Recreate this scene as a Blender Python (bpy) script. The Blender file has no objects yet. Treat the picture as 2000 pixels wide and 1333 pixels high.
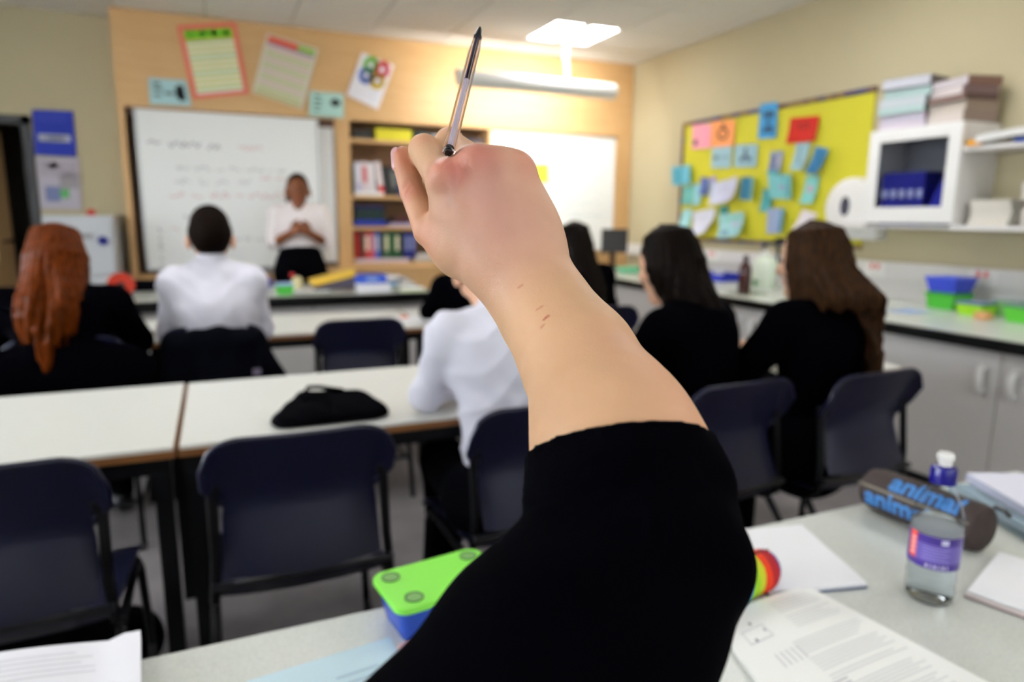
import bpy, math, random
import numpy as np
from mathutils import Vector, Matrix, Euler

random.seed(7)
PI = math.pi
SC = bpy.context.scene
COL = SC.collection

# ---------------------------------------------------------------- camera
cam_d = bpy.data.cameras.new('camera')
cam = bpy.data.objects.new('camera', cam_d)
COL.objects.link(cam)
SC.camera = cam
CAM = Vector((0.0, 0.0, 1.25))
yaw, pit, rol = math.radians(23.3), math.radians(10.3), math.radians(0.5)
fwd = Vector((math.sin(yaw)*math.cos(pit), math.cos(yaw)*math.cos(pit), -math.sin(pit)))
rt = Vector((math.cos(yaw), -math.sin(yaw), 0)); up = rt.cross(fwd)
rt2 = rt*math.cos(rol)+up*math.sin(rol); up2 = -rt*math.sin(rol)+up*math.cos(rol)
mw = Matrix((rt2, up2, -fwd)).transposed().to_4x4(); mw.translation = CAM
cam.matrix_world = mw
cam_d.sensor_fit = 'HORIZONTAL'; cam_d.sensor_width = 36.0
cam_d.lens = 1333/2000*36.0
cam_d.clip_start = 0.02; cam_d.clip_end = 60
cam_d.dof.use_dof = True
cam_d.dof.focus_distance = 0.40
cam_d.dof.aperture_fstop = 5.0

# ---------------------------------------------------------------- world, exposure, light levels
w = bpy.data.worlds.new('world'); SC.world = w; w.use_nodes = True
w.node_tree.nodes['Background'].inputs[0].default_value = (0.75, 0.85, 1.0, 1)
w.node_tree.nodes['Background'].inputs[1].default_value = 0.25
SC.view_settings.view_transform = 'Standard'
SC.view_settings.look = 'None'
SC.view_settings.exposure = 0.80
SC.view_settings.gamma = 1.0
SC.view_settings.use_curve_mapping = False
LAMP = 13.0       # emission of the ceiling light diffusers
STRIP = 68.0      # emission of the whiteboard light tube
FILL_W = 230.0   # power of the fill lamps added outside the unseen windows, W
SC.cycles.max_bounces = 8
SC.cycles.sample_clamp_indirect = 4.0
SC.cycles.use_denoising = True

# ---------------------------------------------------------------- materials
def lin(c):
    out = []
    for v in c:
        v = v/255.0
        out.append(v/12.92 if v <= 0.04045 else ((v+0.055)/1.055)**2.4)
    return out

def mat(name, rgb, rough=0.6, spec=0.5, metal=0.0, noise=0.0, nscale=20.0, bump=0.0, bscale=200.0,
        stretch=None, emit=0.0, trans=0.0, ior=1.45, alpha=1.0, rgb2=None, sheen=0.0, coat=0.0, sss=0.0):
    m = bpy.data.materials.new(name); m.use_nodes = True
    nt = m.node_tree; b = nt.nodes['Principled BSDF']
    c = lin(rgb)
    b.inputs['Base Color'].default_value = (*c, 1)
    b.inputs['Roughness'].default_value = rough
    b.inputs['Specular IOR Level'].default_value = spec
    b.inputs['Metallic'].default_value = metal
    b.inputs['IOR'].default_value = ior
    b.inputs['Transmission Weight'].default_value = trans
    b.inputs['Alpha'].default_value = alpha
    b.inputs['Sheen Weight'].default_value = sheen
    b.inputs['Coat Weight'].default_value = coat
    if sss:
        b.inputs['Subsurface Weight'].default_value = sss
        b.inputs['Subsurface Radius'].default_value = (0.009, 0.004, 0.002)
        b.inputs['Subsurface Scale'].default_value = 1.0
    if emit:
        b.inputs['Emission Color'].default_value = (*c, 1)
        b.inputs['Emission Strength'].default_value = emit
    if noise or bump:
        tc = nt.nodes.new('ShaderNodeTexCoord'); mp = nt.nodes.new('ShaderNodeMapping')
        nt.links.new(tc.outputs['Object'], mp.inputs[0])
        if stretch: mp.inputs['Scale'].default_value = stretch
    if noise:
        n = nt.nodes.new('ShaderNodeTexNoise'); n.inputs['Scale'].default_value = nscale
        n.inputs['Detail'].default_value = 4
        nt.links.new(mp.outputs[0], n.inputs['Vector'])
        r = nt.nodes.new('ShaderNodeValToRGB')
        c2 = lin(rgb2) if rgb2 else [v*(1-noise) for v in c]
        r.color_ramp.elements[0].position = 0.3; r.color_ramp.elements[1].position = 0.7
        r.color_ramp.elements[0].color = (*c2, 1); r.color_ramp.elements[1].color = (*c, 1)
        nt.links.new(n.outputs['Fac'], r.inputs[0]); nt.links.new(r.outputs[0], b.inputs['Base Color'])
    if bump:
        n2 = nt.nodes.new('ShaderNodeTexNoise'); n2.inputs['Scale'].default_value = bscale
        nt.links.new(mp.outputs[0], n2.inputs['Vector'])
        bp = nt.nodes.new('ShaderNodeBump'); bp.inputs['Strength'].default_value = bump; bp.inputs['Distance'].default_value = 0.002
        nt.links.new(n2.outputs['Fac'], bp.inputs['Height']); nt.links.new(bp.outputs[0], b.inputs['Normal'])
    return m

def mat_attr(name, rough=0.6, spec=0.4, noise=0.0, nscale=40, sss=0.0, bump=0.0, bscale=300, stretch=(1, 1, 1), coat=0.0):
    m = mat(name, (255, 255, 255), rough, spec, bump=bump, bscale=bscale, sss=sss, stretch=stretch, coat=coat)
    nt = m.node_tree; b = nt.nodes['Principled BSDF']
    a = nt.nodes.new('ShaderNodeAttribute'); a.attribute_name = 'Col'
    src = a.outputs['Color']
    if noise:
        tc = nt.nodes.new('ShaderNodeTexCoord'); mp = nt.nodes.new('ShaderNodeMapping')
        mp.inputs['Scale'].default_value = stretch
        nt.links.new(tc.outputs['Object'], mp.inputs[0])
        n = nt.nodes.new('ShaderNodeTexNoise'); n.inputs['Scale'].default_value = nscale; n.inputs['Detail'].default_value = 5
        nt.links.new(mp.outputs[0], n.inputs['Vector'])
        r = nt.nodes.new('ShaderNodeMapRange'); r.inputs['From Min'].default_value = 0.3; r.inputs['From Max'].default_value = 0.7
        r.inputs['To Min'].default_value = 1-noise; r.inputs['To Max'].default_value = 1+noise*0.5
        nt.links.new(n.outputs['Fac'], r.inputs['Value'])
        mx = nt.nodes.new('ShaderNodeVectorMath'); mx.operation = 'SCALE'
        nt.links.new(src, mx.inputs[0]); nt.links.new(r.outputs[0], mx.inputs['Scale'])
        src = mx.outputs[0]
    nt.links.new(src, b.inputs['Base Color'])
    return m

M = {}
M['wall'] = mat('wall_paint', (188, 177, 145), 0.75, 0.2, noise=0.03, nscale=3, bump=0.05)
M['ceiling'] = mat('ceiling_tile', (236, 233, 226), 0.9, 0.1, noise=0.05, nscale=60, bump=0.3, bscale=250)
M['ceiling_grid'] = mat('ceiling_grid', (200, 194, 180), 0.6)
M['floor'] = mat('floor_vinyl', (126, 121, 121), 0.5, 0.3, noise=0.1, nscale=8, rgb2=(110, 105, 106))
M['beech'] = mat('beech_veneer', (208, 168, 118), 0.45, 0.4, noise=0.1, nscale=5, stretch=(9, 9, .6), rgb2=(200, 158, 106))
M['beech_h'] = mat('beech_veneer_horizontal', (208, 168, 118), 0.45, 0.4, noise=0.1, nscale=5, stretch=(.6, 9, 9), rgb2=(200, 158, 106))
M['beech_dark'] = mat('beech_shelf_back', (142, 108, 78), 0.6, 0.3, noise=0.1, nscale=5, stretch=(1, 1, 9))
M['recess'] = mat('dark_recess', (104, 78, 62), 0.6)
M['whiteboard'] = mat('whiteboard', (248, 250, 248), 0.25, 0.5)
M['aluminium'] = mat('aluminium', (190, 190, 188), 0.35, 0.5, 0.9)
M['tabletop'] = mat('speckled_table_laminate', (226, 226, 218), 0.38, 0.5, noise=0.08, nscale=500, rgb2=(206, 207, 200))
M['table_near'] = mat('near_table_laminate', (214, 216, 208), 0.3, 0.5, noise=0.1, nscale=380, rgb2=(194, 198, 190))
M['edge_wood'] = mat('table_edge_wood', (122, 78, 36), 0.5)
M['edge_black'] = mat('black_edging', (5, 5, 6), 0.6, 0.15)
M['frame'] = mat('black_metal_frame', (4, 4, 7), 0.45, 0.22)
M['frame_navy'] = mat('navy_metal_frame', (8, 9, 18), 0.3, 0.5)
M['chair'] = mat('navy_plastic', (12, 14, 40), 0.38, 0.34, bump=0.12, bscale=700)
M['white_lam'] = mat('white_laminate', (226, 223, 220), 0.4, 0.4)
M['white_pl'] = mat('white_plastic', (236, 235, 232), 0.3, 0.5)
M['grey_pl'] = mat('grey_plastic', (150, 150, 152), 0.45)
M['dark_pl'] = mat('dark_plastic', (42, 42, 46), 0.4)
M['black_pl'] = mat('black_plastic', (10, 10, 12), 0.35)
M['worktop'] = mat('worktop_laminate', (205, 209, 200), 0.25, 0.5, noise=0.05, nscale=300)
M['paper'] = mat('white_paper', (238, 238, 240), 0.7, 0.2)
M['paper_edge'] = mat('page_block', (228, 222, 210), 0.8, 0.1, noise=0.15, nscale=400, stretch=(0.05, 0.05, 1))
M['steel'] = mat('stainless_steel', (180, 180, 178), 0.25, 0.5, 1.0)
M['print'] = mat_attr('printed_card', 0.6, 0.3)
M['print_gloss'] = mat_attr('printed_gloss', 0.3, 0.5)
M['blue_pl'] = mat('blue_plastic', (40, 60, 170), 0.35)
M['green_pl'] = mat('green_plastic', (80, 190, 50), 0.35)
M['glass'] = mat('glass', (255, 255, 255), 0.02, 0.5, trans=1.0, ior=1.45)
M['shirt'] = mat('white_shirt_cotton', (220, 219, 230), 0.8, 0.15, noise=0.03, nscale=15, bump=0.15, bscale=500, sheen=0.1)
M['blouse'] = mat('white_blouse', (244, 236, 236), 0.8, 0.15, bump=0.1)
M['knit'] = mat('black_knit', (2, 2, 5), 0.95, 0.02, bump=0.2, bscale=900)
M['black_cloth'] = mat('black_cloth', (3, 3, 6), 0.9, 0.04, bump=0.2, bscale=500)
M['navy_cloth'] = mat('navy_cloth', (5, 6, 12), 0.9, 0.04, bump=0.25, bscale=400)
M['skin'] = mat_attr('skin', 0.48, 0.35, noise=0.06, nscale=28, sss=0.05, bump=0.15, bscale=900)
M['skin_far'] = mat_attr('skin_plain', 0.5, 0.3)
M['shoe'] = mat('black_leather', (8, 8, 9), 0.35)
M['tube_light'] = mat('lamp_diffuser', (250, 250, 252), 0.5, emit=LAMP)
M['strip_light'] = mat('fluorescent_tube', (252, 250, 246), 0.5, emit=STRIP)

# ---------------------------------------------------------------- object helpers
def tag(o, label=None, cat=None, group=None, kind=None):
    if label: o['label'] = label
    if cat: o['category'] = cat
    if group: o['group'] = group
    if kind: o['kind'] = kind
    return o

def thing(name, label, cat, loc=(0, 0, 0), rz=0.0, group=None):
    o = bpy.data.objects.new(name, None); COL.objects.link(o)
    o.empty_display_size = 0.05
    o.location = loc; o.rotation_euler = (0, 0, rz)
    tag(o, label, cat, group)
    return o

def local_matrix(o):
    m = Matrix.Identity(4)
    while o is not None:
        m = Matrix.LocRotScale(o.location, o.rotation_euler, o.scale) @ m
        o = o.parent
    return m

class MB:
    """collects shapes and builds ONE mesh object"""
    def __init__(s): s.v = []; s.f = []; s.c = []; s.col = None
    def add(s, vs, fs, col=None):
        n = len(s.v); s.v += [tuple(v) for v in vs]; s.f += [tuple(i+n for i in f) for f in fs]
        s.c += [col or (255, 255, 255)]*len(fs)
        if col: s.col = True
        return s
    def box(s, x0, y0, z0, x1, y1, z1, col=None):
        vs = [(x0, y0, z0), (x1, y0, z0), (x1, y1, z0), (x0, y1, z0), (x0, y0, z1), (x1, y0, z1), (x1, y1, z1), (x0, y1, z1)]
        fs = [(3, 2, 1, 0), (4, 5, 6, 7), (0, 1, 5, 4), (1, 2, 6, 5), (2, 3, 7, 6), (3, 0, 4, 7)]
        return s.add(vs, fs, col)
    def obox(s, c, size, R, col=None):
        hx, hy, hz = [k/2 for k in size]
        vs = []
        for x, y, z in [(-1, -1, -1), (1, -1, -1), (1, 1, -1), (-1, 1, -1), (-1, -1, 1), (1, -1, 1), (1, 1, 1), (-1, 1, 1)]:
            vs.append(Vector(c)+R @ Vector((x*hx, y*hy, z*hz)))
        fs = [(3, 2, 1, 0), (4, 5, 6, 7), (0, 1, 5, 4), (1, 2, 6, 5), (2, 3, 7, 6), (3, 0, 4, 7)]
        return s.add(vs, fs, col)
    def prism(s, poly, axis, a, b, col=None):
        """poly in the plane across `axis` ('x','y','z'), from a to b"""
        def P(u, v, w_):
            return {'x': (w_, u, v), 'y': (u, w_, v), 'z': (u, v, w_)}[axis]
        n = len(poly)
        vs = [P(u, v, a) for u, v in poly]+[P(u, v, b) for u, v in poly]
        fs = [tuple(range(n))[::-1], tuple(range(n, 2*n))]+[(i, (i+1) % n, n+(i+1) % n, n+i) for i in range(n)]
        return s.add(vs, fs, col)
    def tube(s, pts, r, n=10, col=None, closed=False):
        pts = [Vector(p) for p in pts]; m = len(pts)
        rr = r if isinstance(r, (list, tuple)) else [r]*m
        vs = []; fs = []; prev = None
        for i, p in enumerate(pts):
            t = (pts[min(i+1, m-1)]-pts[max(i-1, 0)])
            if t.length < 1e-9: t = Vector((0, 0, 1))
            t.normalize()
            if prev is None:
                a = Vector((0, 0, 1)) if abs(t.z) < 0.9 else Vector((1, 0, 0))
                u = t.cross(a).normalized()
            else:
                u = (prev-t*prev.dot(t)).normalized()
            prev = u; v = t.cross(u)
            for k in range(n):
                an = 2*PI*k/n
                vs.append(p+(u*math.cos(an)+v*math.sin(an))*rr[i])
        for i in range(m-1):
            for k in range(n):
                a = i*n+k; b = i*n+(k+1) % n
                fs.append((a, b, b+n, a+n))
        fs.append(tuple(range(n))[::-1]); fs.append(tuple(range((m-1)*n, m*n)))
        return s.add(vs, fs, col)
    def lathe(s, prof, c=(0, 0, 0), n=28, axis='z', col=None):
        """prof: (r, h) list"""
        vs = []; fs = []; m = len(prof)
        for r, h in prof:
            for k in range(n):
                a = 2*PI*k/n; x, y = r*math.cos(a), r*math.sin(a)
                p = {'z': (x, y, h), 'y': (x, h, -y), 'x': (h, x, y)}[axis]
                vs.append((c[0]+p[0], c[1]+p[1], c[2]+p[2]))
        for i in range(m-1):
            for k in range(n):
                a = i*n+k; b = i*n+(k+1) % n
                fs.append((a, b, b+n, a+n))
        if prof[0][0] > 1e-6: fs.append(tuple(range(n))[::-1])
        if prof[-1][0] > 1e-6: fs.append(tuple(range((m-1)*n, m*n)))
        return s.add(vs, fs, col)
    def grid(s, fn, nu, nv, col=None, thick=None):
        """fn(u,v)->point, u,v in 0..1"""
        P = [[Vector(fn(i/nu, j/nv)) for j in range(nv+1)] for i in range(nu+1)]
        vs = [P[i][j] for i in range(nu+1) for j in range(nv+1)]
        W = nv+1
        fs = [(i*W+j, (i+1)*W+j, (i+1)*W+j+1, i*W+j+1) for i in range(nu) for j in range(nv)]
        if thick:
            N = []
            for i in range(nu+1):
                for j in range(nv+1):
                    a = P[min(i+1, nu)][j]-P[max(i-1, 0)][j]; b = P[i][min(j+1, nv)]-P[i][max(j-1, 0)]
                    nn = a.cross(b); N.append(nn.normalized() if nn.length > 1e-12 else Vector((0, 0, 1)))
            n0 = len(vs)
            vs = vs+[v-N[k]*thick for k, v in enumerate(vs)]
            fs += [tuple(n0+q for q in f[::-1]) for f in fs]
            bd = [(i*W, (i+1)*W) for i in range(nu)][::-1]
            for i in range(nu):
                a, b = i*W, (i+1)*W; fs.append((a, a+n0, b+n0, b))
                a, b = i*W+nv, (i+1)*W+nv; fs.append((b, b+n0, a+n0, a))
            for j in range(nv):
                a, b = j, j+1; fs.append((b, b+n0, a+n0, a))
                a, b = nu*W+j, nu*W+j+1; fs.append((a, a+n0, b+n0, b))
        return s.add(vs, fs, col)
    def build(s, name, material, parent=None, world=True, smooth=False, bevel=0.0, seg=2, angle=35):
        """world=True: the shapes are in world space and are moved into the parent's space"""
        me = bpy.data.meshes.new(name)
        vs = s.v
        if parent is not None and world:
            inv = local_matrix(parent).inverted(); vs = [inv @ Vector(v) for v in vs]
        me.from_pydata([tuple(v) for v in vs], [], s.f)
        me.update()
        if s.col:
            ca = me.color_attributes.new('Col', 'FLOAT_COLOR', 'CORNER')
            data = []
            for p, c in zip(me.polygons, s.c):
                data += [*lin(c), 1.0]*p.loop_total
            ca.data.foreach_set('color', data)
        if smooth:
            me.polygons.foreach_set('use_smooth', [True]*len(me.polygons))
            try: me.set_sharp_from_angle(angle=math.radians(angle))
            except Exception: pass
        me.materials.append(M[material] if isinstance(material, str) else material)
        o = bpy.data.objects.new(name, me); COL.objects.link(o)
        if parent is not None: o.parent = parent
        if bevel:
            b = o.modifiers.new('bevel', 'BEVEL'); b.width = bevel; b.segments = seg; b.limit_method = 'ANGLE'
        return o

def struct(name, mb, material, parent=None, **k):
    o = mb.build(name, material, parent, **k)
    if parent is None: o['kind'] = 'structure'
    return o

def solo(name, mb, material, label, cat, group=None, origin=None, **k):
    """a thing that is one mesh, its origin at `origin`"""
    if origin is not None:
        ox, oy, oz = origin; mb.v = [(x-ox, y-oy, z-oz) for x, y, z in mb.v]
    o = mb.build(name, material, None, **k)
    if origin is not None: o.location = origin
    return tag(o, label, cat, group)

def copy_tree(o, parent=None):
    c = o.copy(); COL.objects.link(c); c.parent = parent
    for ch in list(o.children): copy_tree(ch, c)
    return c

def rotz(a): return Matrix.Rotation(a, 3, 'Z')

def arc(p0, p1, p2, n=5):
    """quadratic curve points"""
    p0, p1, p2 = Vector(p0), Vector(p1), Vector(p2)
    return [p0*(1-t)**2+p1*2*t*(1-t)+p2*t*t for t in [i/n for i in range(n+1)]]

# ---------------------------------------------------------------- smooth-union modeller
class Blob:
    """bodies as a smooth union of tapered capsules, meshed with surface nets"""
    def __init__(s, k=0.02): s.p = []; s.k = k; s.cuts = []; s.carve = []; s.disp = None
    def cap(s, a, b, ra, rb=None, k=None, n=None, f=1.0):
        a = np.array(a, float); b = np.array(b, float)
        nn = None
        if n is not None:
            nn = np.array(n, float); nn /= np.linalg.norm(nn)
        s.p.append((a, b, ra, ra if rb is None else rb, s.k if k is None else k, nn, f)); return s
    def ball(s, a, r, k=None, n=None, f=1.0): return s.cap(a, a, r, r, k, n, f)
    def chain(s, pts, rs, k=None, n=None, f=1.0):
        for i in range(len(pts)-1): s.cap(pts[i], pts[i+1], rs[i], rs[i+1], k, n, f)
        return s
    @staticmethod
    def _d(pr, P):
        a, b, ra, rb, k, n, f = pr
        q = P-a; ba = b-a
        if n is not None:
            q = q+np.outer(q@n, n)*(1/f-1); ba = ba+n*(ba@n)*(1/f-1)
        L = ba@ba
        if L > 1e-12:
            h = np.clip(q@ba/L, 0, 1); q = q-np.outer(h, ba); r = ra+(rb-ra)*h
        else: r = ra
        d = np.sqrt(np.einsum('ij,ij->i', q, q))-r
        return d*min(f, 1.0) if n is not None else d
    def eval(s, P, cull=None):
        d = None
        for pr in s.p:
            if cull is not None:
                c, R = cull
                a, b = pr[0], pr[1]; m = (a+b)/2
                reach = (np.linalg.norm(a-b)/2+max(pr[2], pr[3]))*max(1.0, pr[6])+R+pr[4]+0.02
                if np.linalg.norm(m-c) > reach: continue
            di = s._d(pr, P)
            if d is None: d = di; continue
            k = pr[4]
            h = np.maximum(k-np.abs(d-di), 0)/k
            d = np.minimum(d, di)-h*h*k*0.25
        if d is None: return np.full(len(P), 1.0)
        for pr in s.carve:
            di = -s._d(pr, P); k = pr[4]
            h = np.maximum(k-np.abs(d-di), 0)/k
            d = np.maximum(d, di)+h*h*k*0.25
        if s.disp is not None: d = d+s.disp(P)
        for p0, n in s.cuts: d = np.maximum(d, (P-p0)@n)
        return d
    def mesh(s, h):
        lo = np.min([np.minimum(p[0], p[1])-max(p[2], p[3])*max(1, p[6])-0.03 for p in s.p], axis=0)
        hi = np.max([np.maximum(p[0], p[1])+max(p[2], p[3])*max(1, p[6])+0.03 for p in s.p], axis=0)
        B = 8; bs = B*h
        nb = np.ceil((hi-lo)/bs).astype(int)+1
        I = np.stack(np.meshgrid(*[np.arange(n) for n in nb], indexing='ij'), -1).reshape(-1, 3)
        ctr = lo+(I+0.5)*bs
        d = np.concatenate([s.eval(c) for c in np.array_split(ctr, max(1, len(ctr)//60000))])
        I = I[np.abs(d) < bs*0.87*1.5+0.012]
        g = np.stack(np.meshgrid(*[np.arange(B+1)]*3, indexing='ij'), -1).reshape(-1, 3)
        co = np.array([[0,0,0],[1,0,0],[0,1,0],[1,1,0],[0,0,1],[1,0,1],[0,1,1],[1,1,1]])
        ed = [(0,1),(2,3),(4,5),(6,7),(0,2),(1,3),(4,6),(5,7),(0,4),(1,5),(2,6),(3,7)]
        S = nb*B+4
        keys = []; vts = []; sg = []
        order = np.lexsort((I[:, 2]//3, I[:, 1]//3, I[:, 0]//3)); I = I[order]
        grp = (I[:, 0]//3)*1000000+(I[:, 1]//3)*1000+(I[:, 2]//3)
        for ch in np.split(I, np.nonzero(np.diff(grp))[0]+1):
            nodes = ch[:, None, :]*B+g[None]
            P = (lo+nodes*h).reshape(-1, 3)
            c = (P.min(0)+P.max(0))/2; R = np.linalg.norm(P.max(0)-P.min(0))/2
            V = s.eval(P, (c, R)).reshape(len(ch), B+1, B+1, B+1)
            cv = np.stack([V[:, a:a+B, b:b+B, e:e+B] for a, b, e in co], -1)
            sgn = cv < 0
            m = sgn.any(-1) & ~sgn.all(-1)
            if not m.any(): continue
            q = np.nonzero(m); cell = ch[q[0]]*B+np.stack(q[1:], -1)
            val = cv[m]; sn = sgn[m]
            acc = np.zeros((len(val), 3)); cnt = np.zeros(len(val))
            for a, b in ed:
                x = sn[:, a] != sn[:, b]
                t = np.where(x, val[:, a]/np.where(x, val[:, a]-val[:, b], 1), 0)
                p = co[a]+(co[b]-co[a])*t[:, None]
                acc += p*x[:, None]; cnt += x
            keys.append((cell[:, 0]*S[1]+cell[:, 1])*S[2]+cell[:, 2])
            vts.append(lo+(cell+acc/cnt[:, None])*h); sg.append(sn)
        K = np.concatenate(keys); Vt = np.concatenate(vts); G = np.concatenate(sg)
        o = np.argsort(K); K = K[o]; Vt = Vt[o]; G = G[o]
        st = [S[1]*S[2], S[2], 1]
        F = []
        for ax, cb in ((0, 1), (1, 2), (2, 4)):
            m = G[:, 0] != G[:, cb]
            u, v = st[(ax+1) % 3], st[(ax+2) % 3]
            k0 = K[m]; s0 = G[m, 0]
            idx = []; ok = np.ones(len(k0), bool)
            for kk in (k0, k0-u, k0-u-v, k0-v):
                j = np.searchsorted(K, kk); j = np.minimum(j, len(K)-1)
                ok &= K[j] == kk; idx.append(j)
            Q = np.stack(idx, -1)[ok]; s1 = s0[ok]
            Q[~s1] = Q[~s1][:, ::-1]
            F.append(Q)
        return Vt, np.concatenate(F)
    def build(s, name, material, parent=None, h=0.008, color=None, label=None, flip=False):
        V, F = s.mesh(h)
        V0 = V
        if parent is not None:
            inv = np.array(local_matrix(parent).inverted()); V = V@inv[:3, :3].T+inv[:3, 3]
        me = bpy.data.meshes.new(name)
        me.vertices.add(len(V)); me.vertices.foreach_set('co', V.astype(np.float32).ravel())
        me.loops.add(len(F)*4); me.loops.foreach_set('vertex_index', F.astype(np.int32).ravel())
        me.polygons.add(len(F)); me.polygons.foreach_set('loop_start', np.arange(0, len(F)*4, 4, dtype=np.int32))
        me.polygons.foreach_set('use_smooth', np.ones(len(F), bool))
        me.update(calc_edges=True); me.validate()
        if color is not None:
            c = color(V0) if callable(color) else np.tile(np.array(lin(color)), (len(V0), 1))
            ca = me.color_attributes.new('Col', 'FLOAT_COLOR', 'POINT')
            ca.data.foreach_set('color', np.concatenate([c, np.ones((len(c), 1))], 1).astype(np.float32).ravel())
        me.materials.append(M[material] if isinstance(material, str) else material)
        o = bpy.data.objects.new(name, me); COL.objects.link(o)
        if parent is not None: o.parent = parent
        if label: o['label'] = label
        return o

# ================================================================ ROOM SHELL
XL, XR, YB, YF, H = -3.2, 3.8, -2.6, 6.2, 2.7
struct('floor', MB().box(XL-0.2, YB-0.2, -0.1, XR+0.2, YF+2.2, 0.0), 'floor')
# ceiling: a slab with the grid in the gaps, tiles below it
ceil = struct('ceiling', MB().box(XL-0.2, YB-0.2, H+0.012, XR+0.2, YF+2.2, H+0.1), 'ceiling_grid')
xs0, ys0, T = 2.43, 4.87, 0.6
LAMPS = [(2.73, 5.17, 1), (2.73, 2.77, 1), (2.73, 0.37, 1), (0.33, 0.37, 0), (0.33, 2.77, 1), (-2.07, 0.37, 1), (-2.07, 2.77, 1), (0.33, -1.43, 1), (2.73, -1.43, 1)]
tile_me = None
for i in range(-10, 4):
    for j in range(-13, 4):
        x0, y0 = xs0+i*T, ys0+j*T
        x1, y1 = x0+T, y0+T
        if x1 < XL or x0 > XR-0.02 or y1 < YB or y0 > YF: continue
        if any(abs(x0+T/2-lx) < 0.1 and abs(y0+T/2-ly) < 0.1 for lx, ly, _ in LAMPS): continue
        cut = x1 > XR or y1 > YF or x0 < XL or y0 < YB
        if tile_me is None or cut:
            g = 0.006
            mb = MB().box(max(x0, XL)+g-x0, max(y0, YB)+g-y0, 0, min(x1, XR)-g-x0, min(y1, YF)-g-y0, 0.014)
            o = mb.build('ceiling_tile', 'ceiling', ceil, world=False)
            if not cut: tile_me = o.data
        else:
            o = bpy.data.objects.new('ceiling_tile', tile_me); COL.objects.link(o); o.parent = ceil
        o.location = (x0, y0, H)

struct('wall_right', MB().box(XR, YB-0.2, 0, XR+0.15, YF+0.1, H+0.012), 'wall')
wb_ = MB().box(XL-0.15, YB-0.15, 0, XR+0.15, YB, 1.0).box(XL-0.15, YB-0.15, 2.3, XR+0.15, YB, H+0.012).box(XL-0.15, YB-0.15, 1.0, -2.0, YB, 2.3).box(2.6, YB-0.15, 1.0, XR+0.15, YB, 2.3)
struct('wall_back', wb_, 'wall')
wf2 = MB()
for (a, b) in ((-2.0, -0.47), (-0.47, 1.06), (1.06, 2.6)):
    wf2.box(a, YB-0.1, 1.0, a+0.05, YB-0.05, 2.3).box(b-0.05, YB-0.1, 1.0, b, YB-0.05, 2.3).box(a+0.05, YB-0.1, 1.0, b-0.05, YB-0.05, 1.05).box(a+0.05, YB-0.1, 2.25, b-0.05, YB-0.05, 2.3)
win2 = struct('added_window_2', wf2, 'white_pl')  # unseen back window, added to bring in cool frontal fill
struct('pane', MB().box(-1.95, YB-0.08, 1.05, 2.55, YB-0.074, 2.25), 'glass', win2)
# left wall with an unseen long window, added to light the front wall
wl = MB().box(XL-0.15, YB, 0, XL, YF, 0.95).box(XL-0.15, YB, 2.3, XL, YF, H+0.012)
wl.box(XL-0.15, YB, 0.95, XL, 0.6, 2.3).box(XL-0.15, 4.2, 0.95, XL, YF, 2.3)
struct('wall_left', wl, 'wall')
wf = MB()
for (a, b) in ((0.6, 1.8), (1.8, 3.0), (3.0, 4.2)):
    wf.box(XL-0.1, a, 0.95, XL-0.05, a+0.05, 2.3).box(XL-0.1, b-0.05, 0.95, XL-0.05, b, 2.3)
    wf.box(XL-0.1, a+0.05, 0.95, XL-0.05, b-0.05, 1.0).box(XL-0.1, a+0.05, 2.25, XL-0.05, b-0.05, 2.3)
win = struct('added_window_1', wf, 'white_pl')
gl = MB().box(XL-0.08, 0.65, 1.0, XL-0.074, 4.15, 2.25)
struct('pane', gl, 'glass', win)
# front wall with the doorway on the left
DX0, DX1, DZ = -2.05, -1.2, 1.95
wfm = MB().box(XL-0.15, YF, 0, DX0, YF+0.12, H+0.012).box(DX1, YF, 0, XR+0.15, YF+0.12, H+0.012).box(DX0, YF, DZ, DX1, YF+0.12, H+0.012)
struct('wall_front', wfm, 'wall')
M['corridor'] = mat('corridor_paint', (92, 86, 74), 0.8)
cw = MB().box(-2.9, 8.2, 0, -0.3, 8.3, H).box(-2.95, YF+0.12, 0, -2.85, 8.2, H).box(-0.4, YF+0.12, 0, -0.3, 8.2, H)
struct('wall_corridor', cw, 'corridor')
M['door_frame'] = mat('door_frame_grey', (44, 44, 44), 0.5)
dfr = struct('door_1', MB().box(DX1-0.06, YF-0.02, 0, DX1, YF+0.14, DZ).box(DX0, YF-0.02, 0, DX0+0.05, YF+0.14, DZ).box(DX0, YF-0.02, DZ-0.06, DX1, YF+0.14, DZ), 'door_frame')
R = rotz(math.radians(58))
hp = Vector((DX0+0.06, YF+0.1, 0))
def DP(x, y, z): return hp+R @ Vector((x, y, z))
lf = MB()
for (a, b, c, d) in ((0, 0.78, 0.01, 0.85), (0, 0.5, 0.85, 1.9), (0.62, 0.78, 0.85, 1.9), (0.5, 0.62, 1.78, 1.9)):
    lf.obox(DP((a+b)/2, 0, (c+d)/2), (b-a, 0.04, d-c), R)
struct('door_leaf', lf, 'beech', dfr)
struct('vision_panel', MB().obox(DP(0.56, 0, 1.31), (0.12, 0.008, 0.93), R), 'glass', dfr)
M['chrome'] = mat('chrome', (200, 200, 200), 0.15, metal=1.0)
struct('door_handle', MB().obox(DP(0.71, -0.045, 1.02), (0.12, 0.02, 0.02), R).obox(DP(0.755, -0.03, 1.02), (0.02, 0.04, 0.02), R), 'chrome', dfr)

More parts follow.
